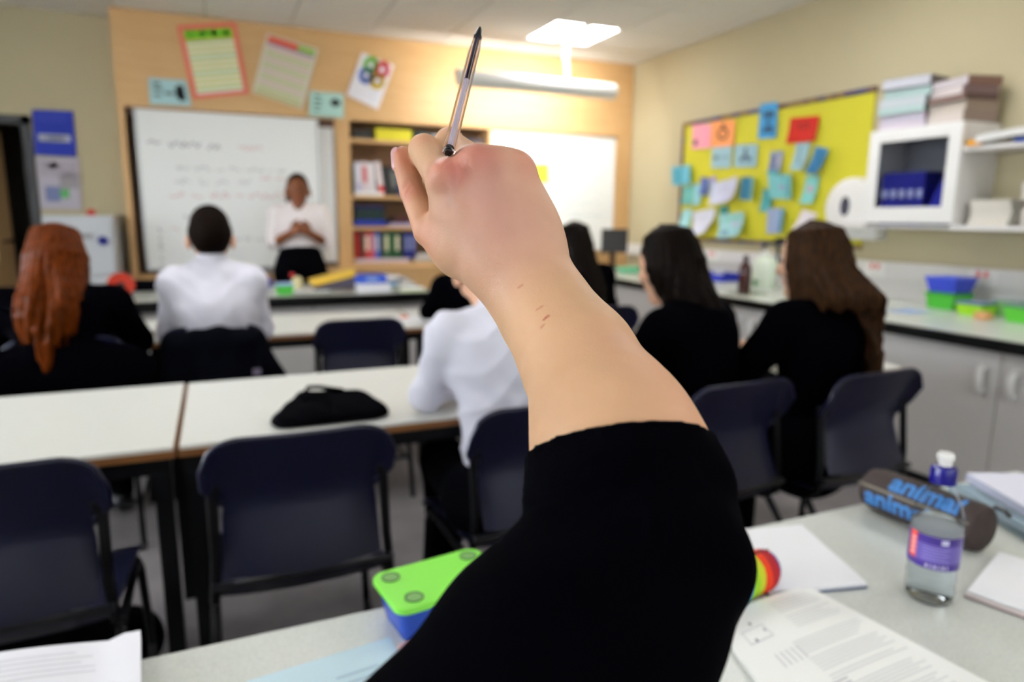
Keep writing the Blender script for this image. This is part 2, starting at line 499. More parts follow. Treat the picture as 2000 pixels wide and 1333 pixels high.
# fill lamps added outside the unseen left and back windows
def area(name, loc, rot, sx, sy, power, col):
    l = bpy.data.lights.new(name, 'AREA'); l.shape = 'RECTANGLE'; l.size = sx; l.size_y = sy; l.energy = power; l.color = col
    o = bpy.data.objects.new(name, l); COL.objects.link(o); o.location = loc; o.rotation_euler = rot; return o
area('window_fill', (XL-0.3, 2.4, 1.65), (0, -PI/2, 0), 1.35, 3.6, FILL_W, (0.86, 0.93, 1.0))
area('window_fill', (0.3, YB-0.3, 1.65), (PI/2, 0, 0), 4.6, 1.35, FILL_W*.22, (0.86, 0.93, 1.0))

# ceiling lights
for n, (lx, ly, on) in enumerate(LAMPS):
    lab = {0: 'square recessed ceiling light glowing near the whiteboard wall', 99: ''}.get(n, 'lit square recessed ceiling light over the classroom tables' if on else 'unlit square recessed ceiling light on the left')
    t = thing('ceiling_light', lab, 'light', (lx, ly, H-0.002), 0, 'recessed ceiling lights')
    fr = MB()
    for (a, b, c, d) in ((-.297, -.297, .297, -.27), (-.297, .27, .297, .297), (-.297, -.27, -.27, .27), (.27, -.27, .297, .27), (-.03, -.27, .03, .27)):
        fr.box(a, b, 0, c, d, 0.016)
    fr.build('frame', 'white_pl', t, world=False)
    for s in (-1, 1):
        MB().box(min(s*.03, s*.27), -.27, 0.006, max(s*.03, s*.27), .27, 0.012).build('diffuser', 'tube_light' if on else 'grey_pl', t, world=False)

# whiteboard strip light, hung on a stem: white cover towards the room, tube towards the wall
t = thing('strip_light', 'long white half-round strip light hanging before the right whiteboard', 'light', (2.49, 5.3, 2.32))
LX0, LX1 = 1.80, 3.20
def prof(th): return [(5.30+0.075*math.cos(a), 2.315+0.062*math.sin(a)) for a in th]
n = 14
th = [math.radians(70+ (300-70)*i/n) for i in range(n+1)]
def cover(u, v):
    a = math.radians(42+234*v); return (LX0+(LX1-LX0)*u, 5.30+0.08*math.cos(a), 2.315+0.065*math.sin(a))
MB().grid(cover, 1, 16, thick=-0.004).build('cover', 'white_pl', t, smooth=True)
for x in (LX0, LX1): MB().prism([(5.30+0.08*math.cos(math.radians(42+234*k/12)), 2.315+0.065*math.sin(math.radians(42+234*k/12))) for k in range(13)], 'x', x-0.004, x+0.004).build('end_cap', 'white_pl', t)
MB().tube([(LX0+0.03, 5.315, 2.315), (LX1-0.03, 5.315, 2.315)], 0.016, 10).build('tube', 'strip_light', t)
MB().tube([(2.76, 5.3, 2.378), (2.755, 5.295, 2.45), (2.735, 5.29, 2.55), (2.75, 5.3, 2.65), (2.75, 5.3, 2.702)], 0.02, 10).build('stem', 'white_pl', t, smooth=True)

# ================================================================ TEACHING WALL
D = 5.9
struct('trim_1', MB().box(-0.60, D, 2.025, 3.795, YF-0.002, 2.698), 'beech_h')
struct('trim_2', MB().box(-0.60, D, 0, -0.560, YF-0.002, 2.024), 'beech')
struct('trim_3', MB().box(3.64, D, 0, 3.795, YF-0.002, 2.024), 'beech')
struct('trim_4', MB().box(-0.559, D+0.02, 0, 0.95, YF-0.002, 0.79), 'beech')
struct('trim_5', MB().box(0.955, D, 0, 1.035, YF-0.002, 2.024), 'beech')
struct('trim_6', MB().box(2.33, D+0.06, 0, 3.639, YF-0.002, 2.024), 'beech')
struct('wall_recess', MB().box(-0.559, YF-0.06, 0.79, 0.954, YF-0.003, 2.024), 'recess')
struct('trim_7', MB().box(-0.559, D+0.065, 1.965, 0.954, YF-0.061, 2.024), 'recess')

def ribbon(mb, pts, wd, y, col):
    for a, b in zip(pts[:-1], pts[1:]):
        d = Vector((b[0]-a[0], 0, b[1]-a[1]));
        if d.length < 1e-6: continue
        nrm = Vector((-d.z, 0, d.x)).normalized()*wd/2
        A_ = Vector((a[0], y, a[1])); B_ = Vector((b[0], y, b[1]))
        mb.add([A_-nrm, B_-nrm, B_+nrm, A_+nrm], [(0, 1, 2, 3)], col)
def scribble(mb, x0, x1, z, h, col, y, wd=0.006, seed=1, slope=0.0):
    rnd = random.Random(seed); x = x0; pts = []
    while x < x1:
        if rnd.random() < 0.14 and len(pts) > 2:
            ribbon(mb, pts, wd, y, col); pts = []; x += h*0.7
        pts.append((x, z+rnd.uniform(-h/2, h/2)+(x-x0)*slope)); x += h*rnd.uniform(0.2, 0.45)
    if len(pts) > 1: ribbon(mb, pts, wd, y, col)

# big sliding whiteboard
t = thing('sliding_whiteboard', 'large wide whiteboard with faint writing behind the teacher', 'whiteboard', (0.16, D+0.06, 0.83))
bz0, bz1 = 0.835, 2.018
MB().box(-0.485, D+0.03, bz0, 0.805, D+0.055, bz1).build('board', 'whiteboard', t)
fb = MB()
for bb in ((-0.5, D+0.02, bz0-0.015, -0.485, D+0.06, bz1), (0.805, D+0.02, bz0-0.015, 0.82, D+0.06, bz1), (-0.485, D+0.02, bz0-0.015, 0.805, D+0.06, bz0)): fb.box(*bb)
fb.build('frame', 'aluminium', t)
mk = MB(); yy = D+0.029
G1, G2, R1 = (176, 176, 180), (196, 198, 198), (232, 190, 190)
for k, (px0, px1, z, h, c) in enumerate([(-.43, -.06, 1.77, .05, (140, 140, 146)), (-.02, .08, 1.765, .05, (150, 150, 156)), (.20, .38, 1.765, .04, R1), (-.24, .55, 1.60, .035, G2), (-.26, .3, 1.50, .06, G2), (.36, .60, 1.54, .04, R1), (-.30, .66, 1.40, .045, (226, 178, 180)), (-.22, -.02, 1.23, .04, G1), (-.31, -.2, 1.14, .05, R1), (.5, .66, 1.18, .04, R1), (-.2, .7, 1.06, .03, G2)]):
    scribble(mk, px0, px1, z, h, c, yy, 0.007, seed=k+3)
for k in range(6): scribble(mk, -.405, -.375, 1.12-k*0.05, .04, (178, 180, 182), yy, 0.01, seed=40+k)
mk.build('marker_writing', 'print', t)['kind'] = 'stuff'
t = thing('rear_whiteboard', 'narrow strip of second whiteboard showing beside the large one', 'whiteboard', (0.75, D+0.09, 0.85))
MB().box(-0.2, D+0.062, 0.86, 0.935, D+0.085, 1.96).build('board', 'whiteboard', t)
MB().box(0.9355, D+0.06, 0.85, 0.945, D+0.09, 1.96).build('frame', 'aluminium', t)
solo('pen_tray', MB().box(0.1, D-0.03, 0.79, 0.93, D+0.019, 0.802).box(0.1, D-0.03, 0.80, 0.93, D-0.024, 0.815), 'aluminium', 'thin metal pen tray under the large whiteboard', 'tray')
# right whiteboard
t = thing('wall_whiteboard', 'bright whiteboard on the right under the strip light', 'whiteboard', (2.97, D+0.05, 0.93))
MB().box(2.34, D+0.035, 0.95, 3.62, D+0.058, 2.0).build('board', 'whiteboard', t)
fb = MB()
for bb in ((2.333, D+0.025, 0.935, 2.35, D+0.058, 2.015), (3.615, D+0.025, 0.935, 3.632, D+0.058, 2.015), (2.35, D+0.025, 0.935, 3.615, D+0.058, 0.95), (2.35, D+0.025, 2.0, 3.615, D+0.058, 2.015)): fb.box(*bb)
fb.build('frame', 'white_pl', t)
mk = MB()
for k in range(5): scribble(mk, 3.05, 3.5, 1.75-k*0.12, .03, (214, 224, 230), D+0.034, 0.006, seed=70+k)
mk.build('marker_writing', 'print', t)['kind'] = 'stuff'
solo('yellow_note', MB().box(2.75, D+0.028, 1.57, 2.915, D+0.033, 1.74), mat('yellow_paper', (250, 236, 70), 0.6), 'square yellow paper note on the right whiteboard', 'note')

# ---------------------------------------------------------------- bookcase
t = thing('bookcase', 'open beech bookcase full of binders between the whiteboards', 'bookcase', (1.68, D+0.14, 0))
BX0, BX1, BY0, BY1 = 1.037, 2.328, D, YF-0.002
for x in (BX0, BX1-0.03): MB().box(x, BY0, 0, x+0.03, BY1, 2.022).build('side_panel', 'beech', t)
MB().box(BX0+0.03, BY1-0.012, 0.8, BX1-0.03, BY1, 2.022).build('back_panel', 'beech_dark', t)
SH = [0.85, 1.16, 1.42, 1.88]
for z in SH: MB().box(BX0+0.03, BY0+0.005, z-0.028, BX1-0.03, BY1-0.013, z).build('shelf', 'beech_h', t)
MB().box(BX0+0.03, BY0+0.01, 0.0, BX1-0.03, BY1-0.013, 0.82).build('lower_panel', 'beech', t)

def binder(x, z, w, h, d, body, tip=0.0, label_col=None, name='binder', label='', group=None, y=None, cat='binder', spine2=None, foot=None):
    """upright lever-arch file / book; spine faces -y"""
    y = BY0+0.03 if y is None else y
    t = thing(name, label, cat, (x, y, z), 0, group)
    Rm = Matrix.Rotation(tip, 3, 'Y')
    def P(c): return Vector((x, y, z))+Rm @ Vector(c)
    lift = abs(math.sin(tip))*w/2+0.0006
    def bx(x0, y0, z0, x1, y1, z1):
        return MB().obox(P(((x0+x1)/2, (y0+y1)/2, (z0+z1)/2))+Vector((0, 0, lift)), (x1-x0, y1-y0, z1-z0), Rm)
    bx(-w/2, 0, 0, w/2, 0.004, h).build('spine', binder_mat(body), t)
    bx(-w/2, 0.004, 0, -w/2+0.003, d, h).build('cover', binder_mat(body), t)
    bx(w/2-0.003, 0.004, 0, w/2, d, h).build('cover', binder_mat(body), t)
    bx(-w/2+0.004, 0.006, 0.006, w/2-0.004, d-0.01, h-0.012).build('pages', 'paper_edge', t)
    if label_col: bx(-w/2+0.008, -0.001, h*0.30, w/2-0.008, 0.0, h*0.85).build('spine_label', binder_mat(label_col), t)
    if foot: bx(-w/2, -0.0012, 0.0, w/2, -0.0002, h*0.28).build('spine_band', binder_mat(foot), t)
    return t
_bm = {}
def binder_mat(c):
    if c not in _bm: _bm[c] = mat('card_%02x%02x%02x' % c, c, 0.45, 0.4)
    return _bm[c]
# top shelf: flat things
def flat_box(name, x0, x1, z, h, c, label, cat, y0=None, y1=None, mat2=None, lid=None, group=None, rz=0.0):
    y0 = BY0+0.03 if y0 is None else y0; y1 = y0+0.2 if y1 is None else y1
    t = thing(name, label, cat, ((x0+x1)/2, (y0+y1)/2, z), rz, group)
    cx, cy = (x1-x0)/2, (y1-y0)/2
    MB().box(-cx, -cy, 0.0005, cx, cy, h*0.72).build('base', binder_mat(c), t, world=False, bevel=0.002)
    MB().box(-cx-0.002, -cy-0.002, h*0.72, cx+0.002, cy+0.002, h).build('lid', binder_mat(lid or c), t, world=False, bevel=0.002)
    return t
flat_box('flat_box', 1.11, 1.26, 1.88, .075, (40, 38, 34), 'dark flat box at the left of the bookcase top shelf', 'box')
flat_box('flat_box', 1.29, 1.60, 1.88, .095, (206, 196, 40), 'yellow flat box on the bookcase top shelf', 'box')
flat_box('flat_box', 1.63, 1.77, 1.88, .075, (34, 62, 66), 'dark teal flat box on the bookcase top shelf', 'box')
flat_box('flat_box', 1.80, 2.02, 1.88, .07, (190, 184, 190), 'pale grey flat box on the bookcase top shelf', 'box')
flat_box('flat_box', 2.05, 2.26, 1.88, .05, (60, 52, 58), 'dark brown flat box at the right of the bookcase top shelf', 'box')
# second shelf
g = 'files on the middle bookcase shelf'
z = 1.42
binder(1.085, z, .025, .27, .2, (24, 52, 46), 0, None, label='thin dark green file at the left end of the middle shelf', group=g)
solo('paper_stack', MB().box(1.10, D+0.02, 1.4205, 1.34, D+0.22, 1.455), 'paper', 'low white paper stack under the white files', 'paper', group=None)
x = 1.125
binder(1.135, 1.455, .05, .235, .2, (224, 222, 232), -0.03, None, label='plain white file second from the left on the middle shelf', group=g, foot=(200, 196, 220))
binder(1.192, 1.455, .05, .24, .2, (226, 214, 218), -0.04, (200, 90, 96), label='white file with pinkish label on the middle shelf', group=g)
binder(1.25, 1.455, .05, .235, .2, (232, 226, 228), -0.05, None, label='white file just left of the red-footed one', group=g)
binder(1.33, 1.42, .045, .28, .2, (228, 214, 214), -0.12, None, label='white file with a red foot on the middle shelf', group=g, foot=(214, 36, 34))
binder(1.39, 1.42, .045, .245, .2, (40, 42, 44), -0.12, None, label='left one of two black files on the middle shelf', group=g)
binder(1.45, 1.42, .05, .24, .2, (52, 54, 56), -0.12, (120, 122, 116), label='right one of two black files on the middle shelf', group=g)
binder(1.52, 1.42, .05, .245, .2, (44, 66, 176), -0.10, (96, 114, 200), label='left one of the blue files on the middle shelf', group=g)
binder(1.58, 1.42, .05, .245, .2, (50, 74, 190), -0.10, (96, 114, 200), label='second blue file from the left on the middle shelf', group=g)
binder(1.645, 1.42, .05, .245, .2, (44, 66, 176), -0.10, None, label='third blue file from the left, behind the raised thumb', group=g)
# third shelf
flat_box('storage_box', 1.09, 1.36, 1.16, .055, (30, 50, 150), 'blue box at the bottom of the left pile on the third shelf', 'box')
flat_box('storage_box', 1.10, 1.35, 1.215, .12, (20, 44, 40), 'dark green box with navy lid stacked on the blue box', 'box', lid=(16, 20, 66))
flat_box('storage_box', 1.39, 1.62, 1.16, .03, (172, 166, 200), 'lilac paper tray on the third shelf', 'tray')
flat_box('storage_box', 1.43, 1.56, 1.19, .05, (66, 22, 26), 'dark red box on the lilac tray', 'box')
flat_box('storage_box', 1.66, 1.9, 1.16, .12, (60, 56, 70), 'grey box at the right of the third shelf', 'box')
# bottom shelf
solo('paper_stack', MB().box(1.09, D+0.01, 0.8505, 1.55, D+0.2, 0.885), binder_mat((206, 194, 208)), 'wide pale pink paper stack under the bottom row of files', 'paper')
bot = [(.03, (176, 24, 28), None), (.032, (34, 50, 36), None), (.045, (176, 58, 60), (230, 214, 200)), (.04, (196, 80, 92), (206, 170, 178)), (.04, (70, 100, 190), (190, 204, 224)), (.032, (40, 50, 60), None), (.045, (70, 104, 76), (214, 214, 180)), (.04, (22, 76, 44), (40, 96, 60)), (.045, (30, 84, 50), (220, 214, 190)), (.03, (30, 36, 40), None), (.05, (22, 30, 110), (120, 130, 180)), (.05, (22, 30, 110), (120, 130, 180))]
x = 1.095
nm = ['red', 'dark green', 'brick red, cream-labelled', 'rose red', 'mid blue', 'dark grey', 'green, pale-labelled', 'plain green', 'deep green, cream-labelled', 'black', 'navy, left', 'navy, right']
for (wd, c, lc), s in zip(bot, nm):
    binder(x+wd/2, 0.885, wd, .23, .19, c, 0, lc, label=s+' file in the bottom bookcase row', group='files in the bottom bookcase row')
    x += wd+0.004
flat_box('paper_heap', 1.60, 1.80, 0.85, .04, (180, 178, 172), 'grey paper heap at the right of the bottom shelf', 'paper')
flat_box('paper_heap', 1.63, 1.84, 0.89, .03, (210, 208, 204), 'white paper heap topping the grey one on the bottom shelf', 'paper')
flat_box('storage_box', 1.9, 2.2, 0.85, .15, (120, 60, 66), 'dull red box at the right end of the bottom shelf', 'box')

# low beech cupboard that stands out under the bookcase
t = thing('low_cupboard', 'low beech cupboard standing out below the bookcase', 'cupboard', (1.28, 5.74, 0))
MB().box(0.75, 5.62, 0.05, 1.72, D-0.002, 0.80).build('carcass', 'beech', t)
MB().box(0.74, 5.60, 0.801, 1.73, D-0.002, 0.83).build('top', 'beech_h', t)
for a, b in ((0.76, 1.23), (1.24, 1.71)):
    dd = MB().box(a, 5.602, 0.07, b, 5.6195, 0.79).build('door', 'beech', t)
MB().box(0.78, 5.66, 0.0, 1.69, D-0.01, 0.049).build('plinth', 'black_pl', t)

# ---------------------------------------------------------------- posters and cards
def sheet(name, corners, base, rects, label, cat, nrm, group=None, curl=0.0, fold=0.0, thick=0.0012, n=8, extra=None):
    """paper with corners TL,TR,BR,BL (world), flat print in uv rects, gentle curl away from the wall"""
    c = [Vector(p) for p in corners]; nrm = Vector(nrm)
    mid = sum(c, Vector())/4
    def S(u, v, off=0.0):
        p = c[0].lerp(c[1], u).lerp(c[3].lerp(c[2], u), v)
        return p+nrm*(off+curl*(v**2)*(0.4+abs(2*u-1))+fold*abs(2*u-1))
    flip = (c[1]-c[0]).cross(c[3]-c[0]).dot(nrm) < 0
    t = thing(name, label, cat, mid, 0, group)
    mb = MB()
    if flip: mb.grid(lambda u, v: S(u, v, thick), n, n, col=base, thick=-thick) if False else mb.grid(lambda u, v: S(v, u, thick), n, n, col=base, thick=thick)
    else: mb.grid(lambda u, v: S(u, v, thick), n, n, col=base, thick=thick)
    mb.build('paper', 'print', t)
    if rects:
        pb = MB()
        for (u0, v0, u1, v1, col) in rects:
            nu = max(1, int(abs(u1-u0)*n)); nv = max(1, int(abs(v1-v0)*n))
            f = lambda a, b: S(u0+(u1-u0)*a, v0+(v1-v0)*b, thick+0.0008)
            if flip: pb.grid(lambda a, b: f(b, a), nv, nu, col=col)
            else: pb.grid(f, nu, nv, col=col)
        pb.build('print', 'print', t)
    return t
def ringrects(cx, cy, r, wd, col, n=14, ax=1.0):
    out = []
    for k in range(n):
        a = 2*PI*k/n; x, y = cx+r*math.cos(a)*ax, cy+r*math.sin(a)
        out.append((x-wd/2, y-wd/2, x+wd/2, y+wd/2, col))
    return out
WN = (0, -1, 0)   # front wall faces -y
bands = [(.09, .07, .91, .20, (120, 190, 40))]+[(.14+.2*k, .09, .26+.2*k, .18, (84, 160, 30)) for k in range(4)]
for k in range(10): bands.append((.09, .21+k*.073, .91, .245+k*.073, (212, 210, 96) if k % 3 else (186, 206, 110)))
for k in range(10): bands.append((.09, .245+k*.073, .91, .283+k*.073, (236, 236, 230)))
sheet('poster', ((-0.168, 5.89, 2.614), (0.238, 5.89, 2.684), (0.307, 5.89, 2.172), (-0.093, 5.89, 2.102)), (214, 112, 92), bands, 'tilted red-bordered poster with green heading and yellow stripes', 'poster', WN)
b2 = [(.04, .03, .62, .13, (206, 84, 56)), (.62, .03, .95, .13, (150, 186, 84)), (.04, .135, .95, .17, (150, 120, 160))]
for k in range(12): b2.append((.06, .2+k*.062, .94, .235+k*.062, (196, 198, 146) if k % 3 else (222, 186, 196)))
b2.append((.04, .94, .95, .975, (170, 176, 90)))
sheet('poster', ((0.462, 5.89, 2.631), (0.842, 5.89, 2.549), (0.696, 5.89, 2.084), (0.33, 5.89, 2.185)), (216, 212, 192), b2, 'tilted pale poster with orange heading and grey stripes', 'poster', WN)
b3 = []
for (u, v, c) in ((.36, .18, (112, 178, 72)), (.72, .18, (216, 70, 84)), (.34, .42, (92, 122, 206)), (.70, .44, (232, 196, 50))):
    b3 += ringrects(u, v, .11, .09, c, 14, 1.2); b3 += ringrects(u, v, .16, .07, c, 18, 1.2)
for k in range(4): b3.append((.1, .62+k*.08, .85, .64+k*.08, (206, 206, 214)))
sheet('poster', ((1.186, 5.89, 2.556), (1.446, 5.89, 2.48), (1.304, 5.89, 2.121), (1.051, 5.89, 2.216)), (232, 230, 236), b3, 'white poster with four coloured rings beside the strip light', 'poster', WN)
dk = (70, 84, 86)
b4 = [(.1, .15, .3, .25, dk), (.1, .35, .34, .45, dk), (.1, .6, .3, .68, dk), (.38, .48, .62, .6, (96, 112, 116)), (.66, .3, .86, .7, (48, 52, 54)), (.72, .2, .9, .8, (60, 66, 66))]
sheet('sign_card', ((-0.381, 5.89, 2.232), (-0.133, 5.89, 2.234), (-0.107, 5.89, 2.049), (-0.385, 5.89, 2.045)), (176, 212, 214), b4, 'pale cyan card with dark drawing, above the left end of whiteboard', 'sign', WN)
b5 = [(.14, .15, .32, .22, dk), (.14, .35, .36, .42, dk), (.14, .55, .34, .62, dk), (.14, .75, .3, .8, dk), (.62, .3, .9, .5, (50, 56, 56)), (.68, .24, .82, .56, (60, 66, 66))]
sheet('sign_card', ((0.761, 5.89, 2.226), (1.027, 5.89, 2.226), (1.02, 5.89, 2.034), (0.745, 5.89, 2.037)), (178, 216, 206), b5, 'pale green card with small dark drawing above the whiteboard gap', 'sign', WN)
b6 = [(.12, .53, .88, .68, (196, 200, 214))]+[(.12, .08+k*.07, .8, .1+k*.07, (60, 74, 170)) for k in range(3)]+[(.2, .57, .8, .64, (150, 158, 186))]
sheet('door_poster', ((-1.181, 6.19, 1.996), (-0.921, 6.19, 2.002), (-0.928, 6.19, 1.668), (-1.194, 6.19, 1.672)), (26, 44, 150), b6, 'royal blue poster with a white panel beside the door', 'poster', WN)
b7 = [(.05, .05, .95, .35, (176, 168, 178)), (.5, .3, .95, .6, (158, 152, 156)), (.15, .55, .5, .85, (112, 120, 160)), (.5, .6, .72, .78, (88, 158, 92)), (.2, .1, .5, .2, (140, 128, 134))]
sheet('door_poster', ((-1.19, 6.19, 1.65), (-0.915, 6.19, 1.661), (-0.93, 6.19, 1.277), (-1.194, 6.19, 1.281)), (190, 184, 196), b7, 'grey photo poster below the blue poster', 'poster', WN)

# white filing cabinet by the door
t = thing('filing_cabinet', 'white metal filing cabinet left of the whiteboard', 'cabinet', (-0.89, 5.85, 0))
CX0, CX1, CY0, CY1, CZ = -1.09, -0.665, 5.62, 6.18, 1.235
M['cab'] = mat('cabinet_enamel', (196, 200, 204), 0.4)
MB().box(CX0, CY0+0.02, 0.0, CX1, CY1, CZ).build('carcass', 'cab', t, bevel=0.004)
for k in range(3):
    z0, z1 = 0.04+k*0.39, 0.42+k*0.39
    dr = MB().box(CX0+0.01, CY0, z0, CX1-0.01, CY0+0.019, z1).build('drawer', 'cab', t, bevel=0.003)
    MB().box(-0.94, CY0-0.022, z1-0.12, -0.80, CY0-0.014, z1-0.09).box(-0.94, CY0-0.014, z1-0.12, -0.93, CY0, z1-0.09).box(-0.81, CY0-0.014, z1-0.12, -0.80, CY0, z1-0.09).build('handle', 'grey_pl', dr)
t2 = MB().lathe([(0.0, -0.012), (0.03, -0.012), (0.034, 0.0)], (-0.735, CY0-0.0005, 1.02), 20, 'y')
solo('blue_magnet', MB().lathe([(0.0, -0.02), (0.028, -0.018), (0.034, -0.004), (0.034, 0)], (-0.735, CY0, 1.06), 20, 'y'), binder_mat((22, 24, 110)), 'round navy magnet on the filing cabinet', 'magnet', smooth=True)
solo('red_bottle_top', MB().lathe([(0.0, 0), (0.028, 0), (0.03, 0.03), (0.015, 0.045), (0.0, 0.045)], (-0.83, 5.9, CZ), 16), binder_mat((190, 60, 52)), 'small red tub on top of the filing cabinet', 'tub', smooth=True)

# ================================================================ RIGHT WALL
XN = (-1, 0, 0)
t = thing('display_board', 'yellow backed display board covered in coloured cards', 'display board', (3.79, 4.1, 1.08))
MB().box(3.785, 3.17, 1.085, 3.799, 5.05, 2.04).build('backing', mat('yellow_backing', (208, 200, 48), 0.7, noise=0.04, nscale=4), t)
bd = MB(); rr = random.Random(4)
cols = [(72, 58, 92), (96, 66, 60), (122, 96, 60), (60, 62, 104)]
n = 40
for k in range(n):
    y0 = 3.16+(5.07-3.16)*k/n; y1 = 3.16+(5.07-3.16)*(k+1)/n
    bd.box(3.775, y0, 2.03, 3.79, y1, 2.062, cols[rr.randrange(4)]).box(3.775, y0, 1.065, 3.79, y1, 1.093, cols[rr.randrange(4)])
for k in range(20):
    z0 = 1.093+0.0468*k; bd.box(3.775, 5.04, z0, 3.79, 5.07, z0+0.0468, cols[rr.randrange(2)])
bd.build('border_strip', 'print', t)
def card(cs, base, rects, label, curl=0.0, fold=0.0):
    return sheet('display_card', cs, base, rects, label, 'card', XN, 'cards pinned on the yellow board', curl, fold)
card(((3.772, 4.927, 2.031), (3.772, 4.688, 2.013), (3.772, 4.683, 1.821), (3.772, 4.926, 1.832)), (244, 160, 176), [(.1, .62, .3, .85, (60, 40, 60))], 'pink card at the top left of the yellow board')
card(((3.772, 4.677, 2.027), (3.772, 4.406, 2.012), (3.772, 4.399, 1.814), (3.772, 4.671, 1.822)), (246, 158, 98), ringrects(.5, .5, .2, .1, (96, 62, 44), 16)+[(.42, .12, .58, .3, (96, 62, 44))], 'orange card with a brown ring drawing')
card(((3.772, 4.141, 2.091), (3.772, 3.968, 2.081), (3.772, 3.958, 1.832), (3.772, 4.142, 1.84)), (62, 150, 204), [(.45, .2, .6, .8, (34, 50, 74)), (.2, .25, .42, .38, (40, 60, 84)), (.62, .25, .85, .4, (40, 60, 84)), (.25, .7, .45, .85, (40, 60, 84)), (.6, .68, .82, .84, (40, 60, 84))], 'bright blue card sticking up over the board edge')
card(((3.772, 3.835, 1.954), (3.772, 3.577, 1.938), (3.772, 3.586, 1.775), (3.772, 3.846, 1.778)), (188, 30, 18), [(.34, .3, .42, .5, (120, 20, 20)), (.5, .36, .56, .5, (120, 20, 20)), (.6, .28, .68, .46, (120, 20, 20)), (.3, .24, .72, .3, (140, 24, 20))], 'scarlet card near the top middle of the board', 0.01)
card(((3.772, 4.658, 1.821), (3.772, 4.421, 1.815), (3.772, 4.426, 1.647), (3.772, 4.656, 1.66)), (160, 196, 206), [(.1, .4, .35, .6, (90, 110, 124)), (.45, .42, .9, .56, (140, 166, 176))], 'grey-blue card with a smudged word below the orange card')
card(((3.772, 4.385, 1.817), (3.772, 4.139, 1.804), (3.772, 4.139, 1.639), (3.772, 4.383, 1.649)), (156, 192, 204), [(.44, .15, .56, .5, (72, 88, 100)), (.25, .55, .45, .75, (72, 88, 100)), (.55, .55, .78, .75, (72, 88, 100)), (.4, .45, .6, .6, (72, 88, 100))], 'grey-blue card with a dark three-armed symbol')
card(((3.772, 4, 1.738), (3.772, 3.877, 1.733), (3.772, 3.878, 1.569), (3.772, 3.996, 1.576)), (142, 156, 178), [(.1, .15, .45, .8, (96, 104, 140)), (.55, .2, .9, .6, (176, 170, 190)), (0, .85, 1, 1, (62, 148, 156))], 'small purple-grey card above the big open teal card', 0.02)
card(((3.772, 3.763, 1.775), (3.772, 3.634, 1.767), (3.772, 3.653, 1.588), (3.772, 3.761, 1.594)), (158, 194, 200), [(.3, .1, .45, .8, (112, 142, 160))], 'narrow pale card hanging under the scarlet card', 0.03)
card(((3.772, 3.571, 1.737), (3.772, 3.458, 1.711), (3.772, 3.512, 1.542), (3.772, 3.606, 1.564)), (66, 130, 166), [(.1, .05, .5, .95, (54, 112, 152))], 'tilted steel-blue card right of the pale narrow one', 0.03, 0.02)
card(((3.772, 5.154, 1.699), (3.772, 4.898, 1.704), (3.772, 4.883, 1.537), (3.772, 5.132, 1.541)), (112, 188, 206), [(.05, .1, .45, .9, (86, 162, 182))], 'teal card overlapping the left edge onto the wall', 0.0, 0.03)
card(((3.772, 5.021, 1.521), (3.772, 4.866, 1.531), (3.772, 4.842, 1.367), (3.772, 4.991, 1.374)), (112, 184, 176), [], 'green-teal card low on the left edge of the board', 0.02)
card(((3.772, 4.862, 1.545), (3.772, 4.774, 1.533), (3.772, 4.751, 1.371), (3.772, 4.828, 1.361)), (160, 214, 222), [], 'thin light cyan card beside the green-teal one', 0.02)
card(((3.772, 4.787, 1.594), (3.772, 4.672, 1.58), (3.772, 4.659, 1.436), (3.772, 4.766, 1.449)), (84, 102, 156), [], 'small navy card left of the lilac-white sheet', 0.02)
card(((3.772, 4.664, 1.58), (3.772, 4.595, 1.596), (3.772, 4.568, 1.394), (3.772, 4.625, 1.415)), (182, 196, 220), [(0, 0, 1, .2, (170, 150, 210))], 'lilac-topped card tucked behind the white sheet', 0.02)
card(((3.772, 4.597, 1.536), (3.772, 4.318, 1.578), (3.772, 4.288, 1.408), (3.772, 4.557, 1.358)), (206, 208, 228), [(.1, .3, .7, .36, (180, 184, 206)), (.1, .5, .8, .55, (184, 188, 208))], 'large lilac-white sheet curling in the middle left', 0.05, 0.02)
card(((3.772, 4.233, 1.567), (3.772, 4.105, 1.563), (3.772, 4.113, 1.386), (3.772, 4.244, 1.398)), (128, 190, 204), [(0, 0, .45, 1, (58, 118, 142))], 'folded card half dark teal, half light, mid board', 0.0, 0.05)
card(((3.772, 4.05, 1.477), (3.772, 3.945, 1.446), (3.772, 3.949, 1.305), (3.772, 4.046, 1.305)), (76, 156, 158), [], 'dark teal card under the big open teal card', 0.02)
card(((3.772, 3.958, 1.574), (3.772, 3.735, 1.562), (3.772, 3.722, 1.388), (3.772, 3.928, 1.401)), (126, 190, 190), [(.15, .15, .2, .8, (106, 168, 172)), (.3, .45, .55, .6, (150, 150, 180)), (.6, .1, .95, .9, (104, 172, 180))], 'big open teal card in the middle of the board', 0.0, 0.05)
card(((3.772, 3.648, 1.549), (3.772, 3.533, 1.543), (3.772, 3.539, 1.359), (3.772, 3.65, 1.36)), (134, 204, 198), [(.3, .35, .6, .6, (206, 150, 170))], 'mint card with a pink blotch under the steel-blue card', 0.03)
card(((3.772, 4.526, 1.353), (3.772, 4.413, 1.351), (3.772, 4.412, 1.272), (3.772, 4.512, 1.201)), (62, 140, 132), [], 'dark green card peeping from under the white sheet', 0.01)
card(((3.772, 4.496, 1.282), (3.772, 4.207, 1.306), (3.772, 4.17, 1.138), (3.772, 4.418, 1.097)), (158, 204, 206), [(.1, .15, .9, .3, (134, 196, 180)), (.4, .4, .8, .55, (196, 190, 210)), (.1, .7, .3, .9, (110, 140, 160))], 'open pale green card near the bottom edge of the board', 0.05, 0.03)
